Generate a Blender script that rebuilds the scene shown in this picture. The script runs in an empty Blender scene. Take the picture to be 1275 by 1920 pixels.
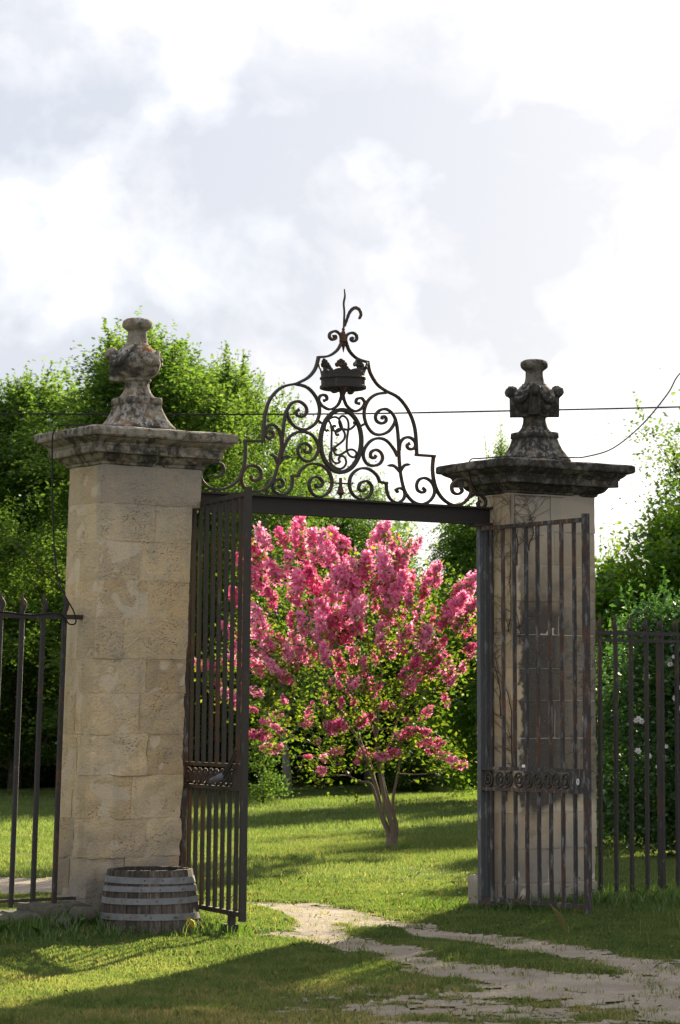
import bpy, bmesh, math, random
import numpy as np
from mathutils import Vector, noise as mnoise

sc = bpy.context.scene
C = sc.collection
R = math.radians

# ------------------------------------------------------------------ camera, world, sun, exposure
CAMZ = 1.6
F = 5000.0                      # focal length in photo pixels (1275 x 1920)
TH = math.atan(383.0 / F)       # upward tilt
cam_d = bpy.data.cameras.new('camera')
cam = bpy.data.objects.new('camera', cam_d)
C.objects.link(cam)
cam.location = (0, 0, CAMZ)
cam.rotation_euler = (math.pi / 2 + TH, 0, 0)
cam_d.sensor_fit = 'VERTICAL'
cam_d.sensor_height = 36.0
cam_d.lens = 36.0 * F / 1920.0
cam_d.clip_start = 0.5
cam_d.clip_end = 2000
cam_d.dof.use_dof = True
cam_d.dof.focus_distance = 21.5
cam_d.dof.aperture_fstop = 7.0
sc.camera = cam

SUN_AZ = R(20.5)                  # to the right of straight ahead
SUN_EL = R(21)
sdir = Vector((math.sin(SUN_AZ) * math.cos(SUN_EL), math.cos(SUN_AZ) * math.cos(SUN_EL), math.sin(SUN_EL)))
EXPOSURE = 1.75

w = bpy.data.worlds.new('World')
sc.world = w
w.use_nodes = True
nt = w.node_tree
nt.nodes.clear()


def NN(nt, typ, ins=None, **kw):
    n = nt.nodes.new(typ)
    for k, v in kw.items():
        setattr(n, k, v)
    for k, v in (ins or {}).items():
        s = n.inputs[k]
        if hasattr(v, 'links') or isinstance(v, bpy.types.NodeSocket):
            nt.links.new(v, s)
        else:
            s.default_value = v
    return n


def ramp(nt, fac, stops, interp='LINEAR'):
    n = nt.nodes.new('ShaderNodeValToRGB')
    n.color_ramp.interpolation = interp
    e = n.color_ramp.elements
    while len(e) < len(stops):
        e.new(0.5)
    for el, (p, c) in zip(e, stops):
        el.position = p
        if isinstance(c, (int, float)):
            c = (c, c, c)
        el.color = (c[0], c[1], c[2], 1)
    nt.links.new(fac, n.inputs[0])
    return n.outputs[0]


def math_n(nt, op, a, b=None, c=None, clamp=False):
    n = nt.nodes.new('ShaderNodeMath')
    n.operation = op
    n.use_clamp = clamp
    for i, v in enumerate((a, b, c)):
        if v is None:
            continue
        if isinstance(v, (int, float)):
            n.inputs[i].default_value = v
        else:
            nt.links.new(v, n.inputs[i])
    return n.outputs[0]


def mixc(nt, fac, a, b, mode='MIX'):
    n = nt.nodes.new('ShaderNodeMix')
    n.data_type = 'RGBA'
    n.blend_type = mode
    n.clamp_factor = True
    for idx, v in ((0, fac), (6, a), (7, b)):
        s = n.inputs[idx]
        if isinstance(v, (int, float)):
            s.default_value = v
        elif isinstance(v, tuple):
            s.default_value = (v[0], v[1], v[2], 1)
        else:
            nt.links.new(v, s)
    return n.outputs[2]


sky = NN(nt, 'ShaderNodeTexSky', sky_type='NISHITA', sun_disc=False)
sky.sun_elevation = SUN_EL
sky.sun_rotation = SUN_AZ
sky.air_density = 1.0
sky.dust_density = 1.5
tc = NN(nt, 'ShaderNodeTexCoord')
mp = NN(nt, 'ShaderNodeMapping', {'Vector': tc.outputs['Generated']})
mp.inputs['Scale'].default_value = (1.0, 1.0, 1.25)
mp.inputs['Location'].default_value = (0.1, 1.11, 1.2)
n1 = NN(nt, 'ShaderNodeTexNoise', {'Vector': mp.outputs[0], 'Scale': 13.0, 'Detail': 10.0, 'Roughness': 0.56, 'Distortion': 0.25})
n2 = NN(nt, 'ShaderNodeTexNoise', {'Vector': mp.outputs[0], 'Scale': 3.2, 'Detail': 4.0, 'Roughness': 0.5})
n3 = NN(nt, 'ShaderNodeTexNoise', {'Vector': mp.outputs[0], 'Scale': 24.0, 'Detail': 6.0, 'Roughness': 0.55, 'Distortion': 0.6})
sep = NN(nt, 'ShaderNodeSeparateXYZ', {'Vector': tc.outputs['Generated']})
zz = sep.outputs[2]
# thick grey cloud deck between about 7 and 14 degrees, brighter thin cloud under and over it
warp = math_n(nt, 'MULTIPLY_ADD', n1.outputs[0], 0.10, -0.05)
zw = math_n(nt, 'ADD', zz, warp)
band = ramp(nt, math_n(nt, 'MULTIPLY', zw, 2.0), [(0.19, 0.0), (0.27, 1.0), (0.45, 1.0), (0.50, 0.0), (0.62, 0.25), (0.85, 0.5), (1.0, 0.5)], 'EASE')
cl = math_n(nt, 'MULTIPLY_ADD', n1.outputs[0], 4.6, -2.3)
cl2 = math_n(nt, 'MULTIPLY_ADD', n3.outputs[0], 2.0, -1.0)
g = math_n(nt, 'ADD', band, cl)
g = math_n(nt, 'ADD', g, cl2)
g = math_n(nt, 'ADD', g, math_n(nt, 'MULTIPLY_ADD', n2.outputs[0], 1.9, -0.95))
g = math_n(nt, 'MULTIPLY_ADD', g, 0.62, 0.36, clamp=True)
kk = 1.13 / (2 ** EXPOSURE)
cloud = ramp(nt, g, [(0.0, (2.7 * kk, 2.66 * kk, 2.58 * kk)), (0.08, (1.5 * kk, 1.49 * kk, 1.47 * kk)), (0.24, (1.0 * kk, 1.0 * kk, 1.015 * kk)), (0.42, (0.80 * kk, 0.81 * kk, 0.85 * kk)), (0.66, (0.69 * kk, 0.715 * kk, 0.785 * kk)),
                     (1.0, (0.58 * kk, 0.62 * kk, 0.71 * kk))])
# sunlit breaks and bright rims in the deck
mp2 = NN(nt, 'ShaderNodeMapping', {'Vector': tc.outputs['Generated']})
mp2.inputs['Scale'].default_value = (1.0, 1.0, 1.1)
mp2.inputs['Location'].default_value = (1.185, 0.71, 0.095)
n4 = NN(nt, 'ShaderNodeTexNoise', {'Vector': mp2.outputs[0], 'Scale': 15.0, 'Detail': 9.0, 'Roughness': 0.52, 'Distortion': 0.15})
puff = ramp(nt, n4.outputs[0], [(0.48, 0.0), (0.56, 0.25), (0.64, 0.7), (0.74, 1.0)])
cloud = mixc(nt, math_n(nt, 'MULTIPLY', puff, 0.85), cloud, (1.35 * kk, 1.35 * kk, 1.36 * kk))
# glow of the veiled sun
dt = nt.nodes.new('ShaderNodeVectorMath')
dt.operation = 'DOT_PRODUCT'
nt.links.new(tc.outputs['Generated'], dt.inputs[0])
dt.inputs[1].default_value = sdir
glow = math_n(nt, 'POWER', math_n(nt, 'MAXIMUM', dt.outputs['Value'], 0.0), 30.0)
cloud = mixc(nt, math_n(nt, 'MULTIPLY', glow, 0.14), cloud, (2.2 * kk, 2.05 * kk, 1.8 * kk))
skc = nt.nodes.new('ShaderNodeVectorMath')
skc.operation = 'SCALE'
nt.links.new(sky.outputs[0], skc.inputs[0])
skc.inputs['Scale'].default_value = 0.06
tot = mixc(nt, 0.94, skc.outputs[0], cloud)
bg = NN(nt, 'ShaderNodeBackground', {'Color': tot, 'Strength': 1.0})
out = NN(nt, 'ShaderNodeOutputWorld', {'Surface': bg.outputs[0]})

sl = bpy.data.lights.new('sun', 'SUN')
sl.energy = 5.0
sl.angle = R(0.6)
sl.color = (1.0, 0.86, 0.62)
so = bpy.data.objects.new('sun', sl)
C.objects.link(so)
so.rotation_euler = sdir.to_track_quat('Z', 'Y').to_euler()

vs = sc.view_settings
vs.view_transform = 'Standard'
vs.look = 'None'
vs.exposure = EXPOSURE
vs.gamma = 1.0
vs.use_curve_mapping = False
sc.cycles.max_bounces = 8
sc.cycles.transparent_max_bounces = 8
sc.cycles.use_denoising = True


# ------------------------------------------------------------------ pixel <-> place helpers
def ray(px, py):
    X = (px - 637.5) / F
    Z = -(py - 960.0) / F
    return (X, math.cos(TH) - Z * math.sin(TH), math.sin(TH) + Z * math.cos(TH))


def at(px, py, Y):
    d = ray(px, py)
    t = Y / d[1]
    return Vector((d[0] * t, Y, CAMZ + d[2] * t))


def ground_at(px, py):
    d = ray(px, py)
    t = -CAMZ / d[2]
    return (d[0] * t, d[1] * t)


# gate frame: origin at the left hinge, x along the gateway, y away from the viewer
G0 = Vector((-1.2, 20.7, 0))
GA = R(34.6)
U = Vector((math.cos(GA), math.sin(GA), 0))
V = Vector((-math.sin(GA), math.cos(GA), 0))


def gate_xz(px, py):
    d = Vector(ray(px, py))
    t = (G0.dot(V)) / d.dot(V)
    p = d * t
    return ((p - G0).dot(U), CAMZ + p.z)


def gw(x, y, z=0):
    return G0 + U * x + V * y + Vector((0, 0, z))


# ------------------------------------------------------------------ object helpers
def empty(name, loc=(0, 0, 0), rz=0.0):
    o = bpy.data.objects.new(name, None)
    C.objects.link(o)
    o.location = loc
    o.rotation_euler = (0, 0, rz)
    o.empty_display_size = 0.2
    return o


def tag(o, label=None, cat=None, group=None, kind=None):
    if label: o['label'] = label
    if cat: o['category'] = cat
    if group: o['group'] = group
    if kind: o['kind'] = kind
    return o


def link(name, me, parent=None):
    o = bpy.data.objects.new(name, me)
    C.objects.link(o)
    o.parent = parent
    return o


class MB:
    def __init__(s):
        s.v = []
        s.f = []

    def add(s, vs_, fs):
        n = len(s.v)
        s.v.extend([tuple(p) for p in vs_])
        s.f.extend([tuple(i + n for i in q) for q in fs])

    def box(s, a, b):
        x0, y0, z0 = a
        x1, y1, z1 = b
        s.add([(x0, y0, z0), (x1, y0, z0), (x1, y1, z0), (x0, y1, z0), (x0, y0, z1), (x1, y0, z1), (x1, y1, z1), (x0, y1, z1)],
              [(3, 2, 1, 0), (4, 5, 6, 7), (0, 1, 5, 4), (1, 2, 6, 5), (2, 3, 7, 6), (3, 0, 4, 7)])

    def tube(s, pts, rad, n=6, cap=True):
        pts = [Vector(p) for p in pts]
        if isinstance(rad, (int, float)):
            rad = [rad] * len(pts)
        rings = []
        ref = None
        for i, p in enumerate(pts):
            t = (pts[min(i + 1, len(pts) - 1)] - pts[max(i - 1, 0)])
            if t.length < 1e-9:
                t = Vector((0, 0, 1))
            t.normalize()
            if ref is None:
                ref = Vector((1, 0, 0)) if abs(t.x) < 0.8 else Vector((0, 1, 0))
            a = (ref - t * ref.dot(t))
            if a.length < 1e-6:
                a = t.orthogonal()
            a.normalize()
            ref = a
            b = t.cross(a)
            rings.append([p + (a * math.cos(2 * math.pi * k / n) + b * math.sin(2 * math.pi * k / n)) * rad[i] for k in range(n)])
        vs_ = [q for r_ in rings for q in r_]
        fs = []
        for i in range(len(pts) - 1):
            for k in range(n):
                k2 = (k + 1) % n
                fs.append((i * n + k, i * n + k2, (i + 1) * n + k2, (i + 1) * n + k))
        if cap:
            fs.append(tuple(reversed(range(n))))
            m = (len(pts) - 1) * n
            fs.append(tuple(m + k for k in range(n)))
        s.add(vs_, fs)

    def ribbon(s, pts, wid, dep, closed=False, y0=0.0, bev=True):
        """flat bar swept along (x, z) points; wid = width in the plane, dep = depth across it"""
        n = len(pts)
        if isinstance(wid, (int, float)):
            wid = [wid] * n
        vs_ = []
        for i in range(n):
            if closed:
                a, b = pts[(i - 1) % n], pts[(i + 1) % n]
            else:
                a, b = pts[max(i - 1, 0)], pts[min(i + 1, n - 1)]
            tx, tz = b[0] - a[0], b[1] - a[1]
            L = math.hypot(tx, tz) or 1e-9
            nx, nz = -tz / L, tx / L
            h = wid[i] / 2
            c = min(h, dep / 2) * 0.35 if bev else 0
            x, z = pts[i]
            for (o, yy) in ((-h + c, -dep / 2), (h - c, -dep / 2), (h, -dep / 2 + c), (h, dep / 2 - c), (h - c, dep / 2), (-h + c, dep / 2), (-h, dep / 2 - c), (-h, -dep / 2 + c)):
                vs_.append((x + nx * o, y0 + yy, z + nz * o))
        fs = []
        m = n if closed else n - 1
        for i in range(m):
            j = (i + 1) % n
            for k in range(8):
                k2 = (k + 1) % 8
                fs.append((i * 8 + k, i * 8 + k2, j * 8 + k2, j * 8 + k))
        if not closed:
            fs.append(tuple(reversed(range(8))))
            fs.append(tuple((n - 1) * 8 + k for k in range(8)))
        s.add(vs_, fs)

    def lathe(s, prof, n=24, sup=None, fn=None):
        """prof = (radius, z, superellipse exponent)"""
        rings = []
        for q in prof:
            r_, z = q[0], q[1]
            e = q[2] if len(q) > 2 else 2.0
            ring = []
            for k in range(n):
                a = 2 * math.pi * k / n + math.pi / 4
                c, s_ = math.cos(a), math.sin(a)
                rr = r_ / ((abs(c) ** e + abs(s_) ** e) ** (1 / e))
                p = Vector((rr * c, rr * s_, z))
                if fn:
                    p = fn(p)
                ring.append(p)
            rings.append(ring)
        vs_ = [p for r_ in rings for p in r_]
        fs = []
        for i in range(len(rings) - 1):
            for k in range(n):
                k2 = (k + 1) % n
                fs.append((i * n + k, i * n + k2, (i + 1) * n + k2, (i + 1) * n + k))
        fs.append(tuple(reversed(range(n))))
        fs.append(tuple((len(rings) - 1) * n + k for k in range(n)))
        s.add(vs_, fs)

    def mesh(s, name, mat, smooth=False):
        me = bpy.data.meshes.new(name)
        me.from_pydata(s.v, [], s.f)
        if mat: me.materials.append(mat)
        if smooth:
            me.polygons.foreach_set('use_smooth', [True] * len(me.polygons))
        me.update()
        if smooth == 'angle':
            me.set_sharp_from_angle(angle=R(38))
        return me

    def build(s, name, mat, parent=None, smooth=False):
        return link(name, s.mesh(name, mat, smooth), parent)


def catmull(pts, per=6):
    pts = [tuple(p) for p in pts]
    n = len(pts)
    out_ = []
    for i in range(n - 1):
        p0 = pts[max(i - 1, 0)]
        p1, p2 = pts[i], pts[i + 1]
        p3 = pts[min(i + 2, n - 1)]
        for k in range(per):
            t = k / per
            out_.append(tuple(0.5 * ((2 * b) + (-a + c) * t + (2 * a - 5 * b + 4 * c - d) * t * t + (-a + 3 * b - 3 * c + d) * t ** 3)
                              for a, b, c, d in zip(p0, p1, p2, p3)))
    out_.append(pts[-1])
    return out_


def poly_mesh(name, P, tint, mat, smooth=False):
    """P: (n, k, 3) separate polygons of k corners; tint: n floats"""
    n, k, _ = P.shape
    me = bpy.data.meshes.new(name)
    me.vertices.add(n * k)
    me.vertices.foreach_set('co', P.astype(np.float32).ravel())
    me.loops.add(n * k)
    me.loops.foreach_set('vertex_index', np.arange(n * k, dtype=np.int32))
    me.polygons.add(n)
    me.polygons.foreach_set('loop_start', np.arange(0, n * k, k, dtype=np.int32))
    me.polygons.foreach_set('loop_total', np.full(n, k, dtype=np.int32))
    at_ = me.attributes.new('tint', 'FLOAT', 'POINT')
    at_.data.foreach_set('value', np.repeat(tint, k).astype(np.float32))
    me.materials.append(mat)
    me.update(calc_edges=True)
    return me


def nval(x, y, s=1.0, seed=0.0):
    """smooth lattice noise for arrays, two octaves, about -1..1"""
    tot = 0.0
    for o, (f, a) in enumerate(((1.0, 0.75), (2.3, 0.4))):
        rgn = np.random.default_rng(int(seed * 17) + o * 101 + 3)
        tab = rgn.uniform(-1, 1, (256, 256))
        u = np.asarray(x) * s * f * 0.8 + 37.3 + seed
        v = np.asarray(y) * s * f * 0.8 + 11.9 + seed * 2
        iu, iv = np.floor(u).astype(int), np.floor(v).astype(int)
        fu, fv = u - iu, v - iv
        fu = fu * fu * (3 - 2 * fu)
        fv = fv * fv * (3 - 2 * fv)
        a00, a10 = tab[iu & 255, iv & 255], tab[(iu + 1) & 255, iv & 255]
        a01, a11 = tab[iu & 255, (iv + 1) & 255], tab[(iu + 1) & 255, (iv + 1) & 255]
        tot = tot + a * 1.25 * ((a00 * (1 - fu) + a10 * fu) * (1 - fv) + (a01 * (1 - fu) + a11 * fu) * fv)
    return tot


# ------------------------------------------------------------------ materials
def new_mat(name):
    m = bpy.data.materials.new(name)
    m.use_nodes = True
    m.node_tree.nodes.clear()
    return m, m.node_tree


def finish(nt, sh, disp=None):
    o = NN(nt, 'ShaderNodeOutputMaterial', {'Surface': sh})


def obj_coord(nt):
    return NN(nt, 'ShaderNodeTexCoord').outputs['Object']


def noise(nt, vec, scale, detail=5.0, rough=0.55, dist=0.0):
    return NN(nt, 'ShaderNodeTexNoise', {'Vector': vec, 'Scale': scale, 'Detail': detail, 'Roughness': rough, 'Distortion': dist}).outputs[0]


def principled(nt, col, rough=0.8, metal=0.0, normal=None, spec=0.3):
    ins = {'Base Color': col if not isinstance(col, tuple) else (col[0], col[1], col[2], 1), 'Roughness': rough, 'Metallic': metal, 'Specular IOR Level': spec}
    p = NN(nt, 'ShaderNodeBsdfPrincipled', ins)
    if normal is not None:
        nt.links.new(normal, p.inputs['Normal'])
    return p.outputs[0]


def bump(nt, h, strength, dist):
    return NN(nt, 'ShaderNodeBump', {'Height': h, 'Strength': strength, 'Distance': dist}).outputs[0]


def leaf_mat(name, stops, trans, tr_amt=0.45, gloss=0.06, rough=0.45, vary=0.0):
    m, nt = new_mat(name)
    a = NN(nt, 'ShaderNodeAttribute', attribute_name='tint').outputs['Fac']
    if vary:
        rv = NN(nt, 'ShaderNodeObjectInfo').outputs['Random']
        a = math_n(nt, 'ADD', a, math_n(nt, 'MULTIPLY_ADD', rv, vary, -0.40 * vary), clamp=True)
    col = ramp(nt, a, stops)
    tcol = mixc(nt, 1.0, col, trans, 'MULTIPLY')
    d = NN(nt, 'ShaderNodeBsdfDiffuse', {'Color': col})
    t = NN(nt, 'ShaderNodeBsdfTranslucent', {'Color': tcol})
    mx = NN(nt, 'ShaderNodeMixShader', {0: tr_amt, 1: d.outputs[0], 2: t.outputs[0]})
    gl = NN(nt, 'ShaderNodeBsdfGlossy', {'Color': (0.9, 0.95, 0.9, 1), 'Roughness': rough})
    mx2 = NN(nt, 'ShaderNodeMixShader', {0: gloss, 1: mx.outputs[0], 2: gl.outputs[0]})
    finish(nt, mx2.outputs[0])
    return m


def stone_mat(name, base, warm, grey, stain_lo=0.0, black=False, rough_bump=1.0, lichen=0.0, side_tone=None):
    """weathered limestone; black = the sooty growth on the sheltered face of the right pillar"""
    m, nt = new_mat(name)
    oc = obj_coord(nt)
    rnd = NN(nt, 'ShaderNodeObjectInfo').outputs['Random']
    n_big = noise(nt, oc, 2.2, 5, 0.55, 0.4)
    n_mid = noise(nt, oc, 9.0, 6, 0.6, 0.3)
    n_fin = noise(nt, oc, 55.0, 6, 0.65)
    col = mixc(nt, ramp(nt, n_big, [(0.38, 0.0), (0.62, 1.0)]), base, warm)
    yside = ramp(nt, NN(nt, 'ShaderNodeSeparateXYZ', {'Vector': oc}).outputs[1], [(0.02, 1.0), (0.05, 0.35)])  # front greyed by weathering; sides less grey, also standing in for brighter light
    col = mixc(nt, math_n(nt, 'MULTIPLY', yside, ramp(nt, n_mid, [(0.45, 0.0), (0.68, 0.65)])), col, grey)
    shade = math_n(nt, 'MULTIPLY_ADD', rnd, 0.26, 0.86)
    col = mixc(nt, 1.0, col, NN(nt, 'ShaderNodeCombineColor', {0: shade, 1: shade, 2: shade}).outputs[0], 'MULTIPLY')
    hue = ramp(nt, NN(nt, 'ShaderNodeTexWhiteNoise', {'W': math_n(nt, 'MULTIPLY', rnd, 77.0)}, noise_dimensions='1D').outputs['Value'], [(0.0, (0.78, 0.74, 0.70)), (0.25, (1.0, 0.97, 0.93)), (0.6, (1.0, 1.0, 1.0)), (0.85, (1.03, 0.99, 0.92)), (1.0, (0.93, 0.95, 0.98))])
    col = mixc(nt, 1.0, col, hue, 'MULTIPLY')
    ors = math_n(nt, 'MULTIPLY', ramp(nt, noise(nt, NN(nt, 'ShaderNodeMapping', {'Vector': oc, 'Location': (9, 4, 2)}).outputs[0], 3.0, 4, 0.6, 0.3), [(0.60, 0.0), (0.72, 0.6)]), 0.8)
    col = mixc(nt, ors, col, (0.42, 0.26, 0.12))
    # pores, darker specks, streaks running down
    vor = NN(nt, 'ShaderNodeTexVoronoi', {'Vector': NN(nt, 'ShaderNodeMapping', {'Vector': oc, 'Scale': (1, 1, 1.6)}).outputs[0], 'Scale': 42.0, 'Randomness': 1.0}).outputs['Distance']
    pit_zone = ramp(nt, noise(nt, oc, 4.0, 4, 0.6), [(0.46, 0.0), (0.60, 1.0)])
    pit = math_n(nt, 'MULTIPLY', ramp(nt, vor, [(0.10, 1.0), (0.34, 0.0)]), pit_zone)
    col = mixc(nt, math_n(nt, 'MULTIPLY', pit, 0.42), col, (0.11, 0.085, 0.06))
    spk = ramp(nt, n_fin, [(0.30, 0.55), (0.45, 0.0)])
    col = mixc(nt, math_n(nt, 'MULTIPLY', spk, 0.5), col, (0.12, 0.10, 0.08))
    sm = NN(nt, 'ShaderNodeMapping', {'Vector': oc, 'Scale': (9, 9, 0.7)}).outputs[0]
    streak = ramp(nt, noise(nt, sm, 1.0, 5, 0.6, 0.3), [(0.54, 0.0), (0.78, 0.42)])
    col = mixc(nt, streak, col, (0.20, 0.185, 0.165))
    sp = NN(nt, 'ShaderNodeSeparateXYZ', {'Vector': oc})
    X, Y, Z = sp.outputs
    if side_tone is None:
        # damp grey foot of the pillar
        foot = ramp(nt, math_n(nt, 'ADD', Z, math_n(nt, 'MULTIPLY_ADD', n_big, 0.9, -0.45)), [(0.36, 0.85), (0.72, 0.0)])
        col = mixc(nt, foot, col, mixc(nt, n_mid, (0.16, 0.15, 0.14), (0.30, 0.27, 0.23)))
    # grey weathering under the cornice, on the front only
    topg = math_n(nt, 'MULTIPLY', ramp(nt, math_n(nt, 'ADD', math_n(nt, 'MULTIPLY', Z, 0.25), math_n(nt, 'MULTIPLY_ADD', n_big, 0.3, -0.15)), [(0.70, 0.0), (0.84, 0.75)]),
                  ramp(nt, Y, [(0.02, 1.0), (0.06, 0.25)]))
    col = mixc(nt, topg, col, (0.25, 0.235, 0.215))
    if black:
        wz = math_n(nt, 'ADD', Z, math_n(nt, 'MULTIPLY_ADD', n_big, 1.3, -0.65))
        zband = math_n(nt, 'MULTIPLY', ramp(nt, math_n(nt, 'MULTIPLY', wz, 0.25), [(0.17, 0.0), (0.23, 1.0)]), ramp(nt, math_n(nt, 'MULTIPLY', wz, 0.25), [(0.60, 1.0), (0.80, 0.0)]))
        xb = math_n(nt, 'ADD', X, math_n(nt, 'MULTIPLY_ADD', n_mid, 0.30, -0.15))
        xband = math_n(nt, 'MULTIPLY', ramp(nt, xb, [(0.05, 0.0), (0.09, 1.0)]), math_n(nt, 'MAXIMUM', ramp(nt, xb, [(0.42, 1.0), (0.66, 0.74)]), math_n(nt, 'MULTIPLY', ramp(nt, noise(nt, oc, 13.0, 6, 0.7, 0.5), [(0.42, 0.25), (0.56, 1.0)]), 0.95)))
        yb = ramp(nt, Y, [(0.02, 1.0), (0.05, 0.0)])
        soot = math_n(nt, 'MULTIPLY', math_n(nt, 'MULTIPLY', zband, xband), yb)
        soot = math_n(nt, 'MULTIPLY', soot, ramp(nt, n_fin, [(0.25, 1.0), (0.75, 0.86)]))
        col = mixc(nt, math_n(nt, 'MULTIPLY', soot, 0.97), col, mixc(nt, n_mid, (0.020, 0.020, 0.022), (0.058, 0.056, 0.056)))
        spot = math_n(nt, 'MULTIPLY', ramp(nt, noise(nt, oc, 60.0, 3, 0.6), [(0.64, 0.0), (0.70, 1.0)]), soot)
        col = mixc(nt, math_n(nt, 'MULTIPLY', spot, 0.5), col, (0.32, 0.31, 0.29))
    h = math_n(nt, 'ADD', math_n(nt, 'MULTIPLY', n_mid, 0.7), math_n(nt, 'MULTIPLY', n_fin, 0.5))
    h = math_n(nt, 'SUBTRACT', h, math_n(nt, 'MULTIPLY', pit, 0.35))
    nrm = bump(nt, h, min(1.0, 0.8 * rough_bump), 0.022 * max(1.0, rough_bump))
    finish(nt, principled(nt, col, 0.92, 0, nrm, 0.15))
    return m


def carved_mat(name, base, dark, white, orange, dark_amt, zlo=0.0):
    """lichen-grown stone of cornices and urns"""
    m, nt = new_mat(name)
    oc = obj_coord(nt)
    n_big = noise(nt, oc, 3.5, 5, 0.6, 0.5)
    n_mid = noise(nt, oc, 14.0, 6, 0.62, 0.3)
    n_fin = noise(nt, oc, 70.0, 5, 0.65)
    geo = NN(nt, 'ShaderNodeNewGeometry')
    nz = NN(nt, 'ShaderNodeSeparateXYZ', {'Vector': geo.outputs['Normal']}).outputs[2]
    col = mixc(nt, ramp(nt, n_mid, [(0.35, 0.0), (0.65, 1.0)]), base, (base[0] * 0.55, base[1] * 0.55, base[2] * 0.55))
    blk = ramp(nt, math_n(nt, 'ADD', math_n(nt, 'MULTIPLY', n_big, 0.6), math_n(nt, 'MULTIPLY', n_mid, 0.5)), [(0.60 - dark_amt, 0.0), (0.68 - dark_amt * 0.8, 0.92)])
    col = mixc(nt, blk, col, dark)
    wh = math_n(nt, 'MULTIPLY', ramp(nt, noise(nt, oc, 26.0, 5, 0.65, 0.4), [(0.51, 0.0), (0.58, 0.85)]), ramp(nt, nz, [(-0.3 + 0.5, 0.15), (0.6, 1.0)]))
    col = mixc(nt, wh, col, white)
    og = math_n(nt, 'MULTIPLY', ramp(nt, noise(nt, NN(nt, 'ShaderNodeMapping', {'Vector': oc, 'Location': (3.3, 1.7, 5.1)}).outputs[0], 8.0, 5, 0.6, 0.5), [(0.55, 0.0), (0.61, 0.9)]),
                ramp(nt, nz, [(0.35, 0.15), (0.62, 1.0)]))
    col = mixc(nt, math_n(nt, 'MULTIPLY', og, orange), col, (0.26, 0.115, 0.025))
    h = math_n(nt, 'ADD', n_mid, math_n(nt, 'MULTIPLY', n_fin, 0.6))
    nrm = bump(nt, h, 0.9, 0.02)
    finish(nt, principled(nt, col, 0.95, 0, nrm, 0.1))
    return m


def iron_mat(name, dark, rust, pale, rust_amt, pale_amt):
    m, nt = new_mat(name)
    oc = NN(nt, 'ShaderNodeNewGeometry').outputs['Position']
    n_big = noise(nt, oc, 3.0, 5, 0.6, 0.6)
    n_mid = noise(nt, oc, 22.0, 6, 0.65)
    n_fin = noise(nt, oc, 130.0, 4, 0.6)
    rnd = NN(nt, 'ShaderNodeObjectInfo').outputs['Random']
    rs = math_n(nt, 'ADD', math_n(nt, 'MULTIPLY', n_big, 0.6), math_n(nt, 'ADD', math_n(nt, 'MULTIPLY', n_mid, 0.4), math_n(nt, 'MULTIPLY_ADD', rnd, 0.14, -0.07)))
    rf = ramp(nt, rs, [(0.58 - rust_amt, 0.0), (0.68 - rust_amt, 1.0)])
    col = mixc(nt, rf, dark, mixc(nt, n_fin, rust, (rust[0] * 0.5, rust[1] * 0.45, rust[2] * 0.4)))
    pf = ramp(nt, noise(nt, NN(nt, 'ShaderNodeMapping', {'Vector': oc, 'Scale': (26, 26, 7), 'Location': (5, 1, 2)}).outputs[0], 1.0, 6, 0.7), [(0.62 - pale_amt, 0.0), (0.72 - pale_amt, 0.8)])
    col = mixc(nt, pf, col, pale)
    nrm = bump(nt, math_n(nt, 'ADD', n_mid, math_n(nt, 'MULTIPLY', n_fin, 0.5)), 0.6, 0.006)
    finish(nt, principled(nt, col, 0.72, 0.0, nrm, 0.35))
    return m


M = {}
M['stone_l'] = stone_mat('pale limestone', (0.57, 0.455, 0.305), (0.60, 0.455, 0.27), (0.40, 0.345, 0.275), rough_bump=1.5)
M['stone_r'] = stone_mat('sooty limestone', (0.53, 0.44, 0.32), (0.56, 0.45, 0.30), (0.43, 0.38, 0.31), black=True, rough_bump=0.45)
M['mortar'] = stone_mat('lime mortar', (0.52, 0.43, 0.31), (0.54, 0.44, 0.31), (0.42, 0.37, 0.30))
M['mortar_pale'] = stone_mat('pale lime mortar', (0.50, 0.45, 0.37), (0.52, 0.46, 0.37), (0.44, 0.40, 0.34), side_tone=1)
M['carved_l'] = carved_mat('lichened carved limestone', (0.30, 0.262, 0.205), (0.045, 0.042, 0.038), (0.45, 0.44, 0.42), 0.95, 0.085)
M['carved_r'] = carved_mat('blackened carved limestone', (0.17, 0.155, 0.13), (0.03, 0.029, 0.027), (0.26, 0.25, 0.23), 0.35, 0.16)
M['iron'] = iron_mat('dark wrought iron', (0.038, 0.032, 0.027), (0.10, 0.050, 0.027), (0.13, 0.125, 0.12), 0.05, 0.0)
M['iron_rust'] = iron_mat('rusty painted iron', (0.032, 0.028, 0.027), (0.105, 0.050, 0.029), (0.17, 0.17, 0.18), 0.05, 0.09)
M['iron_beam'] = iron_mat('rusty dark beam', (0.026, 0.021, 0.019), (0.10, 0.042, 0.024), (0.09, 0.085, 0.08), 0.02, -0.02)
M['iron_grey'] = iron_mat('grey painted iron', (0.085, 0.088, 0.095), (0.14, 0.062, 0.030), (0.24, 0.25, 0.27), 0.0, 0.06)
M['iron_fence'] = iron_mat('fence iron', (0.030, 0.026, 0.024), (0.11, 0.05, 0.028), (0.17, 0.16, 0.155), 0.04, 0.02)


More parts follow.
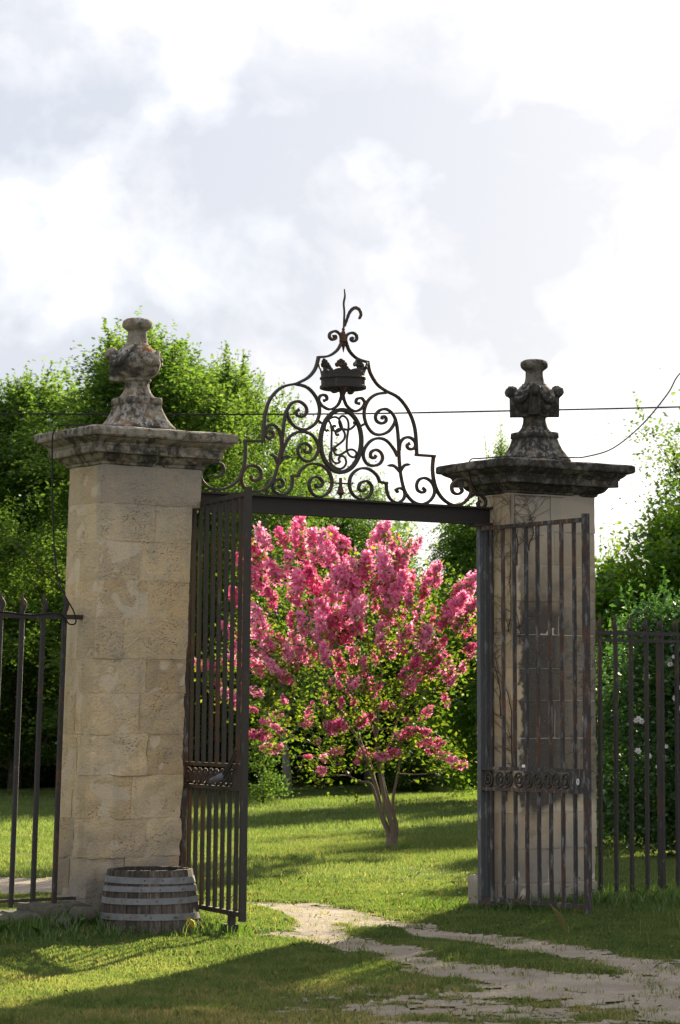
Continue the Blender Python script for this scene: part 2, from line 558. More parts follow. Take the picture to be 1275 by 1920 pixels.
def wood_mat():
    m, nt = new_mat('weathered barrel oak')
    oc = obj_coord(nt)
    rnd = NN(nt, 'ShaderNodeObjectInfo').outputs['Random']
    v = NN(nt, 'ShaderNodeMapping', {'Vector': oc, 'Scale': (40, 40, 5)})
    off = NN(nt, 'ShaderNodeCombineXYZ', {0: math_n(nt, 'MULTIPLY', rnd, 50), 1: 0.0, 2: math_n(nt, 'MULTIPLY', rnd, 9)})
    nt.links.new(off.outputs[0], v.inputs['Location'])
    g_ = noise(nt, v.outputs[0], 1.0, 6, 0.65, 0.4)
    col = ramp(nt, g_, [(0.25, (0.026, 0.021, 0.018)), (0.5, (0.068, 0.055, 0.046)), (0.75, (0.16, 0.132, 0.108))])
    sh = math_n(nt, 'MULTIPLY_ADD', rnd, 0.7, 0.6)
    col = mixc(nt, 1.0, col, NN(nt, 'ShaderNodeCombineColor', {0: sh, 1: sh, 2: sh}).outputs[0], 'MULTIPLY')
    finish(nt, principled(nt, col, 0.85, 0, bump(nt, g_, 0.7, 0.006), 0.2))
    return m


M['oak'] = wood_mat()


def hoop_mat():
    m, nt = new_mat('galvanised hoop')
    oc = NN(nt, 'ShaderNodeNewGeometry').outputs['Position']
    a = noise(nt, oc, 7.0, 6, 0.6, 0.5)
    b = noise(nt, oc, 60.0, 4, 0.6)
    col = ramp(nt, a, [(0.30, (0.10, 0.095, 0.095)), (0.55, (0.165, 0.168, 0.175)), (0.68, (0.125, 0.095, 0.075))])
    col = mixc(nt, ramp(nt, b, [(0.62, 0.0), (0.72, 0.7)]), col, (0.12, 0.08, 0.055))
    finish(nt, principled(nt, col, 0.55, 0.25, bump(nt, b, 0.4, 0.004), 0.4))
    return m


M['hoop'] = hoop_mat()


def plain(name, col, rough=0.9, var=0.35, sc_=12.0):
    m, nt = new_mat(name)
    oc = obj_coord(nt)
    a = noise(nt, oc, sc_, 6, 0.6)
    c = mixc(nt, a, (col[0] * (1 - var), col[1] * (1 - var), col[2] * (1 - var)), (col[0] * (1 + var), col[1] * (1 + var), col[2] * (1 + var)))
    finish(nt, principled(nt, c, rough, 0, bump(nt, a, 0.6, 0.02), 0.2))
    return m


M['soil'] = plain('dark soil', (0.04, 0.03, 0.022))
M['rock'] = plain('grey fieldstone', (0.085, 0.08, 0.062), 0.95, 0.75, 16)
M['bark'] = plain('grey brown bark', (0.085, 0.068, 0.052), 0.95, 0.5, 20)
M['bark_dark'] = plain('dark bark', (0.05, 0.042, 0.034), 0.95, 0.5, 20)
M['bark_pale'] = plain('pale bark', (0.15, 0.14, 0.125), 0.95, 0.8, 9)
M['bark_myrtle'] = plain('smooth tan bark', (0.16, 0.125, 0.09), 0.8, 0.5, 9)
M['vine'] = plain('dry creeper stem', (0.075, 0.052, 0.040), 0.95)
M['cable'] = plain('black cable', (0.018, 0.018, 0.018), 0.6)
M['white'] = plain('white plastic', (0.75, 0.75, 0.73), 0.5, 0.05)
M['steel'] = plain('worn grey grip', (0.13, 0.13, 0.16), 0.5, 0.3)

M['leaf_a'] = leaf_mat('bright hedge maple leaves', [(0.0, (0.028, 0.062, 0.014)), (0.5, (0.058, 0.106, 0.026)), (1.0, (0.105, 0.148, 0.040))], (2.4, 2.45, 1.1), 0.55, 0.015)
M['leaf_b'] = leaf_mat('dark woodland leaves', [(0.0, (0.018, 0.045, 0.012)), (0.6, (0.038, 0.080, 0.016)), (1.0, (0.075, 0.12, 0.022))], (2.2, 2.2, 0.8), 0.42, 0.015)
M['leaf_c'] = leaf_mat('feathery walnut leaves', [(0.0, (0.030, 0.070, 0.014)), (0.6, (0.055, 0.115, 0.020)), (1.0, (0.10, 0.15, 0.026))], (2.8, 2.7, 0.8), 0.55, 0.015)
M['leaf_m'] = leaf_mat('crape myrtle leaves', [(0.0, (0.030, 0.070, 0.014)), (0.6, (0.065, 0.12, 0.020)), (1.0, (0.15, 0.155, 0.030))], (2.7, 2.4, 0.8), 0.55, 0.015)
M['leaf_s'] = leaf_mat('glossy shrub leaves', [(0.0, (0.022, 0.055, 0.018)), (0.6, (0.042, 0.095, 0.028)), (1.0, (0.080, 0.14, 0.042))], (1.8, 2.1, 0.9), 0.35, 0.045)
M['petal'] = leaf_mat('crinkled pink petals', [(0.0, (0.70, 0.070, 0.275)), (0.45, (0.87, 0.235, 0.45)), (1.0, (0.94, 0.50, 0.67))], (1.05, 1.1, 1.16), 0.52, 0.01, vary=0.65)
M['petal_w'] = leaf_mat('white petals', [(0.0, (0.70, 0.66, 0.66)), (1.0, (0.82, 0.80, 0.80))], (1, 1, 1), 0.35, 0.03)
M['grass'] = leaf_mat('lawn grass', [(0.0, (0.044, 0.074, 0.022)), (0.40, (0.083, 0.122, 0.038)), (0.70, (0.136, 0.156, 0.058)), (0.86, (0.20, 0.175, 0.080)), (1.0, (0.30, 0.24, 0.13))],
                      (2.15, 2.1, 1.2), 0.52, 0.02)
M['tall_grass'] = leaf_mat('long grass', [(0.0, (0.030, 0.070, 0.013)), (0.6, (0.060, 0.125, 0.020)), (0.9, (0.11, 0.15, 0.03)), (1.0, (0.26, 0.22, 0.13))], (2.2, 2.2, 0.8), 0.48, 0.05)

# ------------------------------------------------------------------ ground, path
UP = [(-500, 1640), (-200, 1648), (0, 1655), (105, 1664), (300, 1684), (462, 1697), (540, 1703), (610, 1713), (700, 1731), (800, 1747), (900, 1757), (1000, 1773), (1100, 1792), (1275, 1822), (1600, 1880)]
LO = [(575, 1752), (640, 1760), (700, 1784), (800, 1806), (900, 1824), (1000, 1841), (1120, 1846), (1275, 1850), (1600, 1870)]
J2 = [(448, 1694), (500, 1697), (560, 1705), (610, 1714)]
JN = [(590, 1722), (600, 1745), (640, 1760)]
UPg = np.array([ground_at(*p) for p in UP])
LOg = np.array([ground_at(*p) for p in LO])
JNg = np.array([ground_at(*p) for p in JN])
J3g = np.array([ground_at(*p) for p in [(-600, 1640), (-250, 1648), (0, 1657), (120, 1662)]])
J2g = np.array([ground_at(*p) for p in J2])


def dist_poly(x, y, P):
    d = np.full(x.shape, 1e9)
    for a, b in zip(P[:-1], P[1:]):
        ab = b - a
        t = np.clip(((x - a[0]) * ab[0] + (y - a[1]) * ab[1]) / (ab @ ab), 0, 1)
        d = np.minimum(d, np.hypot(x - a[0] - t * ab[0], y - a[1] - t * ab[1]))
    return d


def path_mask(x, y):
    """1 on bare path, 0 on grass"""
    wb = 0.16 * nval(x, y, 2.1, 1.0) + 0.10 * nval(x, y, 6.0, 4.0)
    du = dist_poly(x, y, UPg) + wb * 0.9
    dl = dist_poly(x, y, LOg) + wb
    dj = dist_poly(x, y, JNg) + wb * 0.5
    d2 = dist_poly(x, y, J2g) + wb * 0.8
    grow = np.clip((x - 0.6) / 1.6, 0, 1)
    m = np.maximum.reduce([1 - np.clip((du - 0.13) / 0.20, 0, 1), 1 - np.clip((dl - 0.13 - 0.20 * grow) / 0.24, 0, 1), 1 - np.clip((dj - 0.08) / 0.16, 0, 1), 1 - np.clip((d2 - 0.24) / 0.18, 0, 1), 1 - np.clip((dist_poly(x, y, J3g) + wb * 1.2 - 0.95) / 0.3, 0, 1)])
    # trampled, half bare ground at the near right
    sp_ = np.clip((16.8 - y) / 0.8, 0, 1) * np.clip((x + 1.0) / 1.3, 0, 1) * (0.60 + 0.45 * nval(x, y, 3.2, 2.0) + 0.30 * nval(x, y, 9.0, 7.0))
    sp2 = np.clip((x - 1.25) / 0.5, 0, 1) * np.clip((18.2 - y) / 0.8, 0, 1) * (0.74 + 0.42 * nval(x, y, 4.0, 9.0) + 0.2 * nval(x, y, 11.0, 19.0))
    return np.clip(np.maximum.reduce([m, sp_, sp2]), 0, 1)


def to_gate(x, y):
    dx, dy = x - G0.x, y - G0.y
    return dx * U.x + dy * U.y, dx * V.x + dy * V.y


def ground_h(x, y):
    gx, gy = to_gate(x, y)
    h = 0.13 * np.clip((0.4 - gx) / 0.5, 0, 1) * np.exp(-((gy + 0.1) / 0.55) ** 2)
    h = h + 0.05 * np.clip((gx - 2.6) / 0.5, 0, 1) * np.exp(-((gy + 0.3) / 0.7) ** 2)
    fade = np.clip((90 - y) / 30, 0, 1)
    h = h + fade * (0.020 * nval(x, y, 0.9, 3.0) + 0.008 * nval(x, y, 4.0, 5.0))
    h = h - 0.025 * path_mask(x, y) * (y < 32)
    return h


def axis(segs):
    out_ = [segs[0][0]]
    for a, b, st in segs:
        n = max(1, int(round((b - a) / st)))
        out_ += list(np.linspace(a, b, n + 1)[1:])
    return np.array(out_)


gx_ = axis([(-900, -60, 120), (-60, -12, 4), (-12, -5, 0.5), (-5, 5, 0.07), (5, 12, 0.5), (12, 60, 4), (60, 900, 120)])
gy_ = axis([(-300, 0, 60), (0, 11, 1.5), (11, 27, 0.07), (27, 60, 0.4), (60, 120, 5), (120, 1600, 120)])
GX, GY = np.meshgrid(gx_, gy_)
GZ = ground_h(GX, GY)
nx_, ny_ = len(gx_), len(gy_)
me = bpy.data.meshes.new('ground')
me.vertices.add(nx_ * ny_)
me.vertices.foreach_set('co', np.stack([GX, GY, GZ], -1).astype(np.float32).ravel())
ii = (np.arange(ny_ - 1)[:, None] * nx_ + np.arange(nx_ - 1)[None, :]).ravel()
quads = np.stack([ii, ii + 1, ii + 1 + nx_, ii + nx_], -1).astype(np.int32)
me.loops.add(quads.size)
me.loops.foreach_set('vertex_index', quads.ravel())
me.polygons.add(len(quads))
me.polygons.foreach_set('loop_start', np.arange(0, quads.size, 4, dtype=np.int32))
me.polygons.foreach_set('loop_total', np.full(len(quads), 4, dtype=np.int32))
me.polygons.foreach_set('use_smooth', np.ones(len(quads), dtype=bool))
pm = path_mask(GX, GY) * (GY < 32) * (GY > 11)
a_ = me.attributes.new('bare', 'FLOAT', 'POINT')
a_.data.foreach_set('value', pm.astype(np.float32).ravel())
me.update(calc_edges=True)


def ground_mat():
    m, nt = new_mat('lawn earth')
    oc = NN(nt, 'ShaderNodeNewGeometry').outputs['Position']
    bare = NN(nt, 'ShaderNodeAttribute', attribute_name='bare').outputs['Fac']
    a = noise(nt, oc, 3.0, 6, 0.6)
    b = noise(nt, oc, 40.0, 6, 0.65)
    green = mixc(nt, b, (0.030, 0.050, 0.012), (0.070, 0.090, 0.022))
    green = mixc(nt, ramp(nt, a, [(0.52, 0.0), (0.7, 0.6)]), green, (0.13, 0.11, 0.05))
    dirt = mixc(nt, b, (0.17, 0.125, 0.095), (0.33, 0.265, 0.205))
    dirt = mixc(nt, ramp(nt, noise(nt, oc, 9.0, 5, 0.6), [(0.45, 0.0), (0.62, 0.55)]), dirt, (0.37, 0.30, 0.235))
    col = mixc(nt, ramp(nt, math_n(nt, 'ADD', bare, math_n(nt, 'MULTIPLY_ADD', b, 0.4, -0.2)), [(0.3, 0.0), (0.6, 1.0)]), green, dirt)
    finish(nt, principled(nt, col, 0.95, 0, bump(nt, b, 0.7, 0.02), 0.1))
    return m


M['ground'] = ground_mat()
me.materials.append(M['ground'])
gr = link('ground', me)
tag(gr, 'lawn and bare earth under the grass', None, kind='structure')

# the worn path lies as its own sheet a few millimetres over the ground
fx = np.arange(-5, 5.001, 0.035)
fy = np.arange(11.2, 29, 0.035)
FX, FY = np.meshgrid(fx, fy)
rgp = np.random.default_rng(3)
cx, cy = FX[:-1, :-1] + 0.0175, FY[:-1, :-1] + 0.0175
sel = path_mask(cx, cy) + rgp.uniform(-0.05, 0.05, cx.shape) + 0.16 * nval(cx, cy, 14.0, 31.0) > 0.55
nfx = len(fx)
i0 = (np.arange(len(fy) - 1)[:, None] * nfx + np.arange(nfx - 1)[None, :]).ravel()
pq = np.stack([i0, i0 + 1, i0 + 1 + nfx, i0 + nfx], -1)[sel.ravel()]
used = np.unique(pq)
remap = np.full(FX.size, -1, dtype=np.int32)
remap[used] = np.arange(len(used))
ux, uy = FX.ravel()[used], FY.ravel()[used]
pc = np.stack([ux + rgp.uniform(-.012, .012, len(ux)), uy + rgp.uniform(-.012, .012, len(ux)), ground_h(ux, uy) + 0.011 + 0.001 * nval(ux, uy, 9.0, 41.0)], -1)
pq = remap[pq]
me = bpy.data.meshes.new('path')
me.vertices.add(len(pc))
me.vertices.foreach_set('co', pc.astype(np.float32).ravel())
me.loops.add(pq.size)
me.loops.foreach_set('vertex_index', pq.ravel().astype(np.int32))
me.polygons.add(len(pq))
me.polygons.foreach_set('loop_start', np.arange(0, pq.size, 4, dtype=np.int32))
me.polygons.foreach_set('loop_total', np.full(len(pq), 4, dtype=np.int32))
me.update(calc_edges=True)


def path_mat():
    m, nt = new_mat('sandy track')
    oc = NN(nt, 'ShaderNodeNewGeometry').outputs['Position']
    a = noise(nt, oc, 2.5, 5, 0.6, 0.3)
    b = noise(nt, oc, 30.0, 6, 0.7)
    v = NN(nt, 'ShaderNodeTexVoronoi', {'Vector': oc, 'Scale': 38.0}).outputs['Distance']
    col = mixc(nt, b, (0.165, 0.135, 0.105), (0.33, 0.28, 0.22))
    col = mixc(nt, ramp(nt, a, [(0.42, 0.0), (0.62, 0.6)]), col, (0.37, 0.315, 0.25))
    col = mixc(nt, ramp(nt, v, [(0.05, 0.6), (0.22, 0.0)]), col, (0.42, 0.38, 0.33))
    finish(nt, principled(nt, col, 0.95, 0, bump(nt, math_n(nt, 'ADD', b, math_n(nt, 'MULTIPLY', v, -0.6)), 0.8, 0.02), 0.1))
    return m


M['path'] = path_mat()
me.materials.append(M['path'])
pa = link('path', me)
tag(pa, 'worn sandy wheel track curving through the gateway', None, kind='structure')

rng = np.random.default_rng(11)


def ground_z(x, y):
    return float(ground_h(np.array([x]), np.array([y]))[0])


# ------------------------------------------------------------------ pillars
def rstone(mb, lo, hi, res=0.055, rad=0.014, amp=0.006, seed=0.0, fn=None, big=0.0):
    """rounded, weathered block with a rough face"""
    lo = Vector(lo)
    hi = Vector(hi)
    n = [max(2, int(round((hi[i] - lo[i]) / res))) for i in range(3)]
    idx = {}
    vs_ = []

    def vert(i, j, k):
        key = (i, j, k)
        if key in idx:
            return idx[key]
        p = Vector((lo.x + (hi.x - lo.x) * i / n[0], lo.y + (hi.y - lo.y) * j / n[1], lo.z + (hi.z - lo.z) * k / n[2]))
        inn = Vector([min(max(p[c], lo[c] + rad), hi[c] - rad) for c in range(3)])
        d = p - inn
        if d.length > 1e-7:
            nrm = d.normalized()
            q = inn + nrm * rad
        else:
            nrm = Vector((0, 0, 0))
            q = p
        s_ = Vector((p.x * 9 + seed, p.y * 9, p.z * 9))
        t = mnoise.fractal(s_, 1.0, 2.0, 4) * amp + mnoise.noise(s_ * 0.33) * amp * 1.3
        if big:
            t -= big * max(0.0, mnoise.noise(s_ * 0.6 + Vector((7, 3, 1))) - 0.05) * 1.6
        q = q + nrm * t
        if fn: q = fn(q)
        idx[key] = len(vs_)
        vs_.append(q)
        return idx[key]
    fs = []
    A, B, D = n
    for i in range(A):
        for k in range(D):
            fs.append((vert(i, 0, k), vert(i + 1, 0, k), vert(i + 1, 0, k + 1), vert(i, 0, k + 1)))
            fs.append((vert(i + 1, B, k), vert(i, B, k), vert(i, B, k + 1), vert(i + 1, B, k + 1)))
    for j in range(B):
        for k in range(D):
            fs.append((vert(0, j + 1, k), vert(0, j, k), vert(0, j, k + 1), vert(0, j + 1, k + 1)))
            fs.append((vert(A, j, k), vert(A, j + 1, k), vert(A, j + 1, k + 1), vert(A, j, k + 1)))
    for i in range(A):
        for j in range(B):
            fs.append((vert(i, j + 1, 0), vert(i + 1, j + 1, 0), vert(i + 1, j, 0), vert(i, j, 0)))
            fs.append((vert(i, j, D), vert(i + 1, j, D), vert(i + 1, j + 1, D), vert(i, j + 1, D)))
    mb.add(vs_, fs)


def cornice(parent, W, S, z0, prof, mat, seed, chips):
    per_u = 40
    per_v = 24
    rings = []
    for (o, z) in prof:
        x0, x1, y0, y1 = -o, W + o, -o, S + o
        ring = []
        for i in range(per_u): ring.append((x0 + (x1 - x0) * i / per_u, y0, z))
        for i in range(per_v): ring.append((x1, y0 + (y1 - y0) * i / per_v, z))
        for i in range(per_u): ring.append((x1 - (x1 - x0) * i / per_u, y1, z))
        for i in range(per_v): ring.append((x0, y1 - (y1 - y0) * i / per_v, z))
        rr = []
        cxm, cym = (x0 + x1) / 2, (y0 + y1) / 2
        for p in ring:
            q = Vector(p)
            s_ = Vector((q.x * 7 + seed, q.y * 7, q.z * 9))
            t = mnoise.fractal(s_, 1.0, 2.0, 4) * 0.010
            dirv = Vector((q.x - cxm, q.y - cym, 0)).normalized()
            c = max(0.0, mnoise.noise(Vector((q.x * 5 + seed * 2, q.y * 5, q.z * 4))) - 0.28) * chips
            q = q + dirv * (t - c)
            q.z += mnoise.noise(s_ * 0.7 + Vector((3, 1, 9))) * 0.008
            rr.append(q)
        rings.append(rr)
    n = len(rings[0])
    mb = MB()
    vs_ = [p for r_ in rings for p in r_]
    fs = []
    for i in range(len(rings) - 1):
        for k in range(n):
            k2 = (k + 1) % n
            fs.append((i * n + k, i * n + k2, (i + 1) * n + k2, (i + 1) * n + k))
    fs.append(tuple(reversed(range(n))))
    fs.append(tuple((len(rings) - 1) * n + k for k in range(n)))
    mb.add(vs_, fs)
    return mb.build('cornice', mat, parent)


def finial(parent, cx_, cy_, z0, mat, seed, k=1.0, masks=(0, 1, 2, 3), bowl=1.0):
    TURN = -R(38)
    def wob(amp):
        def fn(p):
            s_ = Vector((p.x * 12 + seed, p.y * 12, p.z * 12))
            t = mnoise.fractal(s_, 1.0, 2.0, 4) * amp
            d = Vector((p.x, p.y, 0))
            if d.length > 1e-6: d.normalize()
            return Vector((cx_, cy_, z0)) + p + d * t
        return fn
    prof = [(0.235, 0.0, 9), (0.235, 0.012, 9), (0.232, 0.02, 9), (0.205, 0.06, 9), (0.178, 0.105, 9), (0.160, 0.15, 9), (0.150, 0.19, 8), (0.148, 0.196, 8), (0.156, 0.200, 8),
            (0.156, 0.245, 8), (0.150, 0.250, 7), (0.128, 0.252, 5), (0.122, 0.262, 3), (0.108, 0.29, 2.2), (0.098, 0.33, 2), (0.096, 0.36, 2), (0.098, 0.378, 2), (0.108, 0.38, 2), (0.110, 0.395, 2), (0.100, 0.402, 2),
            (0.112, 0.41, 2), (0.138, 0.43, 2), (0.156, 0.47, 2), (0.164, 0.52, 2), (0.160, 0.57, 2), (0.142, 0.615, 2), (0.118, 0.64, 2), (0.104, 0.648, 2), (0.104, 0.658, 2),
            (0.088, 0.664, 2), (0.080, 0.68, 2), (0.072, 0.72, 2), (0.071, 0.765, 2), (0.078, 0.775, 2), (0.098, 0.79, 2.2), (0.110, 0.803, 2.3), (0.112, 0.825, 2.3), (0.106, 0.85, 2.3), (0.085, 0.865, 2.2), (0.04, 0.87, 2)]
    # smooth refinement
    fine = []
    for a, b in zip(prof[:-1], prof[1:]):
        fine.append(a)
        if b[1] - a[1] > 0.028:
            fine.append(tuple((p + q) / 2 for p, q in zip(a, b)))
    fine.append(prof[-1])
    fine = [(r_ * k, z * k, e) for r_, z, e in fine]
    mb = MB()
    fine = [(r_ * (1 + (bowl - 1) * max(0, 1 - abs(z / k - 0.52) / 0.13)), z, e) for r_, z, e in fine]
    mb.lathe(fine, 48, fn=wob(0.0055))
    fo = mb.build('finial', mat, parent, True)
    for q in masks:
        a = math.pi / 2 * q + TURN
        d = Vector((math.cos(a), math.sin(a), 0))
        s_ = Vector((-math.sin(a), math.cos(a), 0))
        # grotesque head: brow, cheeks, nose, set against the bowl
        mb = MB()
        N1, N2 = 14, 12
        cen = d * 0.190 * k + Vector((0, 0, 0.592 * k))
        vs_ = []
        for i in range(N2 + 1):
            ph = -math.pi / 2 + math.pi * i / N2
            for j in range(N1):
                th = 2 * math.pi * j / N1
                x = math.cos(ph) * math.cos(th)
                y = math.cos(ph) * math.sin(th)
                z = math.sin(ph)
                rr = 0.047
                front = max(0, x)
                rr *= 1 + 0.30 * front * math.exp(-(y * y * 22 + (z + 0.05) ** 2 * 5)) - 0.16 * front * (math.exp(-((abs(y) - 0.35) ** 2 * 60 + (z - 0.22) ** 2 * 40)))
                rr *= 1 + 0.12 * math.exp(-((z - 0.55) ** 2 * 30)) + 0.22 * mnoise.noise(Vector((x * 4 + seed, y * 4 + q, z * 4)))
                p = cen + (d * x * rr * 1.0 + s_ * y * rr * 1.08 + Vector((0, 0, z * rr * 1.15))) * k
                vs_.append(Vector((cx_, cy_, z0)) + p)
        fs = []
        for i in range(N2):
            for j in range(N1):
                j2 = (j + 1) % N1
                fs.append((i * N1 + j, i * N1 + j2, (i + 1) * N1 + j2, (i + 1) * N1 + j))
        mb.add(vs_, fs)
        mb.build('mask', mat, fo, True)
        # hanging cloth under the head, fluted
        mb = MB()
        rows = []
        for i in range(9):
            t = i / 8
            z = (0.585 - 0.20 * t) * k
            row = []
            for j in range(12):
                w_ = j / 11
                half = (0.036 + 0.016 * t) * k
                off = (0.204 - 0.002 * t) * k + 0.006 * math.sin(w_ * math.pi * 5) * k
                row.append(Vector((cx_, cy_, z0)) + d * off + s_ * (2 * w_ - 1) * half + Vector((0, 0, z)))
            for j in range(12):
                w_ = 1 - j / 11
                half = (0.036 + 0.016 * t) * k
                row.append(Vector((cx_, cy_, z0)) + d * 0.10 * k + s_ * (2 * w_ - 1) * half + Vector((0, 0, z)))
            rows.append(row)
        n = 24
        vs_ = [p for r_ in rows for p in r_]
        fs = [(i * n + j, (i + 1) * n + j, (i + 1) * n + (j + 1) % n, i * n + (j + 1) % n) for i in range(8) for j in range(n)]
        fs += [tuple(range(n)), tuple(reversed([8 * n + j for j in range(n)]))]
        mb.add(vs_, fs)
        mb.build('drapery', mat, fo, False)
    for q in range(4):
        a0 = math.pi / 2 * q + TURN
        pts = []
        rad = []
        for i in range(17):
            t = i / 16
            a = a0 + (0.16 + (math.pi / 2 - 0.32) * t)
            sag = 0.095 * math.sin(math.pi * t)
            z = (0.605 - sag) * k
            rb = (0.150 + 0.018 * math.sin(math.pi * t)) * k * (1 + (bowl - 1) * 0.8)
            pts.append(Vector((cx_ + math.cos(a) * rb, cy_ + math.sin(a) * rb, z0 + z)))
            rad.append((0.014 + 0.018 * math.sin(math.pi * t) + 0.006 * math.sin(i * 2.7 + q)) * k)
        mb = MB()
        mb.tube(pts, rad, 8)
        mb.build('swag', mat, fo, True)
    return fo


def pillar(loc, W, S, label, courses, splits, mats, seed, rough, lean, notch, prof_cor, fin):
    root = empty('gate_pillar', loc, GA)
    tag(root, label, 'gate pillar', 'stone pillars of the gateway')
    ca, sa = math.cos(GA), math.sin(GA)
    zt = courses[-1]

    def fn(p):
        sx = lean * (p.z - 2.1)
        return Vector((p.x + sx * ca, p.y - sx * sa, p.z))
    mb = MB()
    ins = 0.002 if notch else 0.0055
    z = courses[0]
    mbm = MB()
    for z_a, z_b in zip(courses[:-1], courses[1:]):
        Wc = W - (notch if z_b < zt - 0.01 else 0.0)
        ic = ins + 0.010 * rough(0.5 * (z_a + z_b))
        mbm.box((ic, ic, z_a), (Wc - ic, S - ic, z_b))
    mbm.v = [tuple(fn(Vector(p))) for p in mbm.v]
    mbm.build('mortar_joints', mats[1], root)
    for ci, (z_a, z_b) in enumerate(zip(courses[:-1], courses[1:])):
        Wc = W - (notch if z_b < zt - 0.01 else 0.0)
        sp_ = splits[ci % len(splits)]
        xs = [0.0] + [Wc * t for t in sp_] + [Wc]
        front_d = S * (0.55 if ci % 2 else 0.45)
        g_ = 0.0018
        er = rough(0.5 * (z_a + z_b))
        for a, b in zip(xs[:-1], xs[1:]):
            mb = MB()
            pr = random.Random(seed * 100 + ci * 10 + int(a * 10)).uniform(-0.004, 0.004)
            rstone(mb, (a + (g_ if a > 0 else 0), pr, z_a + g_), (b - (g_ if b < Wc else 0), front_d - g_, z_b - g_), 0.034, 0.002 + 0.004 * er, 0.003 + 0.008 * er, seed + ci * 3.1 + a, fn, 0.022 * er)
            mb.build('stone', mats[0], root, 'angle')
        xb = [0.0, Wc * (0.45 if ci % 2 else 0.6), Wc]
        for a, b in zip(xb[:-1], xb[1:]):
            mb = MB()
            rstone(mb, (a + (g_ if a > 0 else 0), front_d + g_, z_a + g_), (b - (g_ if b < Wc else 0), S, z_b - g_), 0.045, 0.004 + 0.008 * er, 0.003 + 0.008 * er, seed + ci * 5.3 + a, fn, 0.022 * er)
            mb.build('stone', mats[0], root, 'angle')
    off = Vector((lean * (zt - 2.1) * ca, -lean * (zt - 2.1) * sa, 0))
    co = cornice(root, W, S, zt, [(o * fin[5] if o > 0 else o, zt + z) for o, z in prof_cor], mats[2], seed, 0.14)
    co.location = off
    fo = finial(root, W / 2 + fin[1] + off.x, S / 2 + off.y, zt + fin[0], mats[2], seed, fin[2], fin[3], fin[4])
    return root


PROF = [(0.0, -0.012), (0.012, -0.006), (0.014, 0.012), (0.030, 0.020), (0.045, 0.034), (0.058, 0.055), (0.062, 0.066), (0.105, 0.068), (0.108, 0.074), (0.110, 0.124), (0.116, 0.128), (0.118, 0.140), (0.130, 0.150),
        (0.148, 0.160), (0.160, 0.172), (0.165, 0.182), (0.186, 0.186), (0.192, 0.198), (0.192, 0.245), (0.184, 0.256), (0.14, 0.264), (0.08, 0.272), (0.02, 0.281), (-0.06, 0.289), (-0.16, 0.293)]

# left pillar: heights of its courses follow the joints in the photograph
ZL = [1.6 + (1343 - y) * 19.95 / F for y in (1752, 1680, 1607, 1535, 1454, 1377, 1300, 1235.5, 1158, 1088, 1014, 944, 868)]
SL = [(0.55,), (0.4,), (0.62,), (0.45,), (0.6,), (0.5,), (0.56,), (0.30,), (0.55,), (0.45,), (0.60,), (0.999,)]
SL = [s if s[0] < 0.99 else () for s in SL]
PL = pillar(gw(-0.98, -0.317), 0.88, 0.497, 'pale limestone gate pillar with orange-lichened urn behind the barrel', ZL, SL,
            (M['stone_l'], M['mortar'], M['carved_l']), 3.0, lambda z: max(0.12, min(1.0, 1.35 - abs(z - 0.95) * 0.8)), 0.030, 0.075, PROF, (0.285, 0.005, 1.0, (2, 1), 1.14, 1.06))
ZR = [1.6 + (1343 - y) * 22.2 / F for y in (1725, 1655, 1590, 1523, 1450, 1384, 1313, 1253, 1190, 1127, 1060, 995, 922)]
SR = [(0.55,), (0.42,), (0.62,), (0.5,), (0.6,), (0.5,), (0.56,), (0.5,), (0.55,), (0.6,), (0.5,), (0.45,)]
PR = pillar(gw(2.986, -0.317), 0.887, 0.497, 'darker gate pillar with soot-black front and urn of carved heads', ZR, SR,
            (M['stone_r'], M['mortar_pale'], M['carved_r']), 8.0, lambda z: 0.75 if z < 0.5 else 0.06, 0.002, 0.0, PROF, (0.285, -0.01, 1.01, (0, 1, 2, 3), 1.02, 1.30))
mb = MB()
rstone(mb, (-0.10, 0.33, -0.05), (-0.003, 0.52, 0.27), 0.05, 0.02, 0.012, 4.4)
mb.build('guard_stone', M['stone_r'], PR, True)

# ------------------------------------------------------------------ gate arch: posts, beam, scrollwork
arch = empty('gate_arch', G0, GA)
tag(arch, 'wrought iron scroll overthrow with crown and monogram on a beam between the pillars', 'overthrow')
mb = MB()
zb0, zb1 = 3.206, 3.352
mb.box((-0.10, -0.012, zb0 + 0.014), (2.982, 0.012, zb1 - 0.016))
mb.box((-0.10, -0.052, zb0), (2.982, 0.052, zb0 + 0.014))
mb.box((-0.10, -0.058, zb1 - 0.016), (2.982, 0.058, zb1))
mb.build('beam', M['iron_beam'], arch)
mb = MB()
mb.box((2.79, -0.062, zb0 - 0.02), (2.984, 0.062, zb0 - 0.002))
mb.box((2.93, -0.055, zb0 - 0.18), (2.984, 0.055, zb0 - 0.02))
mb.build('beam_bracket', M['iron'], arch)
for (x0, x1, m_) in ((-0.168, -0.058, 'iron_rust'), (2.905, 2.982, 'iron_grey')):
    mb = MB()
    mb.box((x0, -0.05, -0.02), (x0 + 0.012, 0.05, zb0))
    mb.box((x0 + 0.012, 0.036, -0.02), (x1, 0.048, zb0))
    mb.box((x0 + 0.012, -0.048, -0.02), (x1 - 0.02, -0.036, zb0))
    mb.build('post', M[m_], arch)


def Z2(p): return gate_xz(370 + .43922 * p[0], 530 + .43922 * p[1])
def Z8(p): return gate_xz(440 + .31373 * p[0], 680 + .31373 * p[1])
def ZM(p): return gate_xz(590 + p[0] / 12.0, 740 + p[1] / 12.0)
def ZF(p): return gate_xz(580 + .10934 * p[0], 530 + .10934 * p[1])


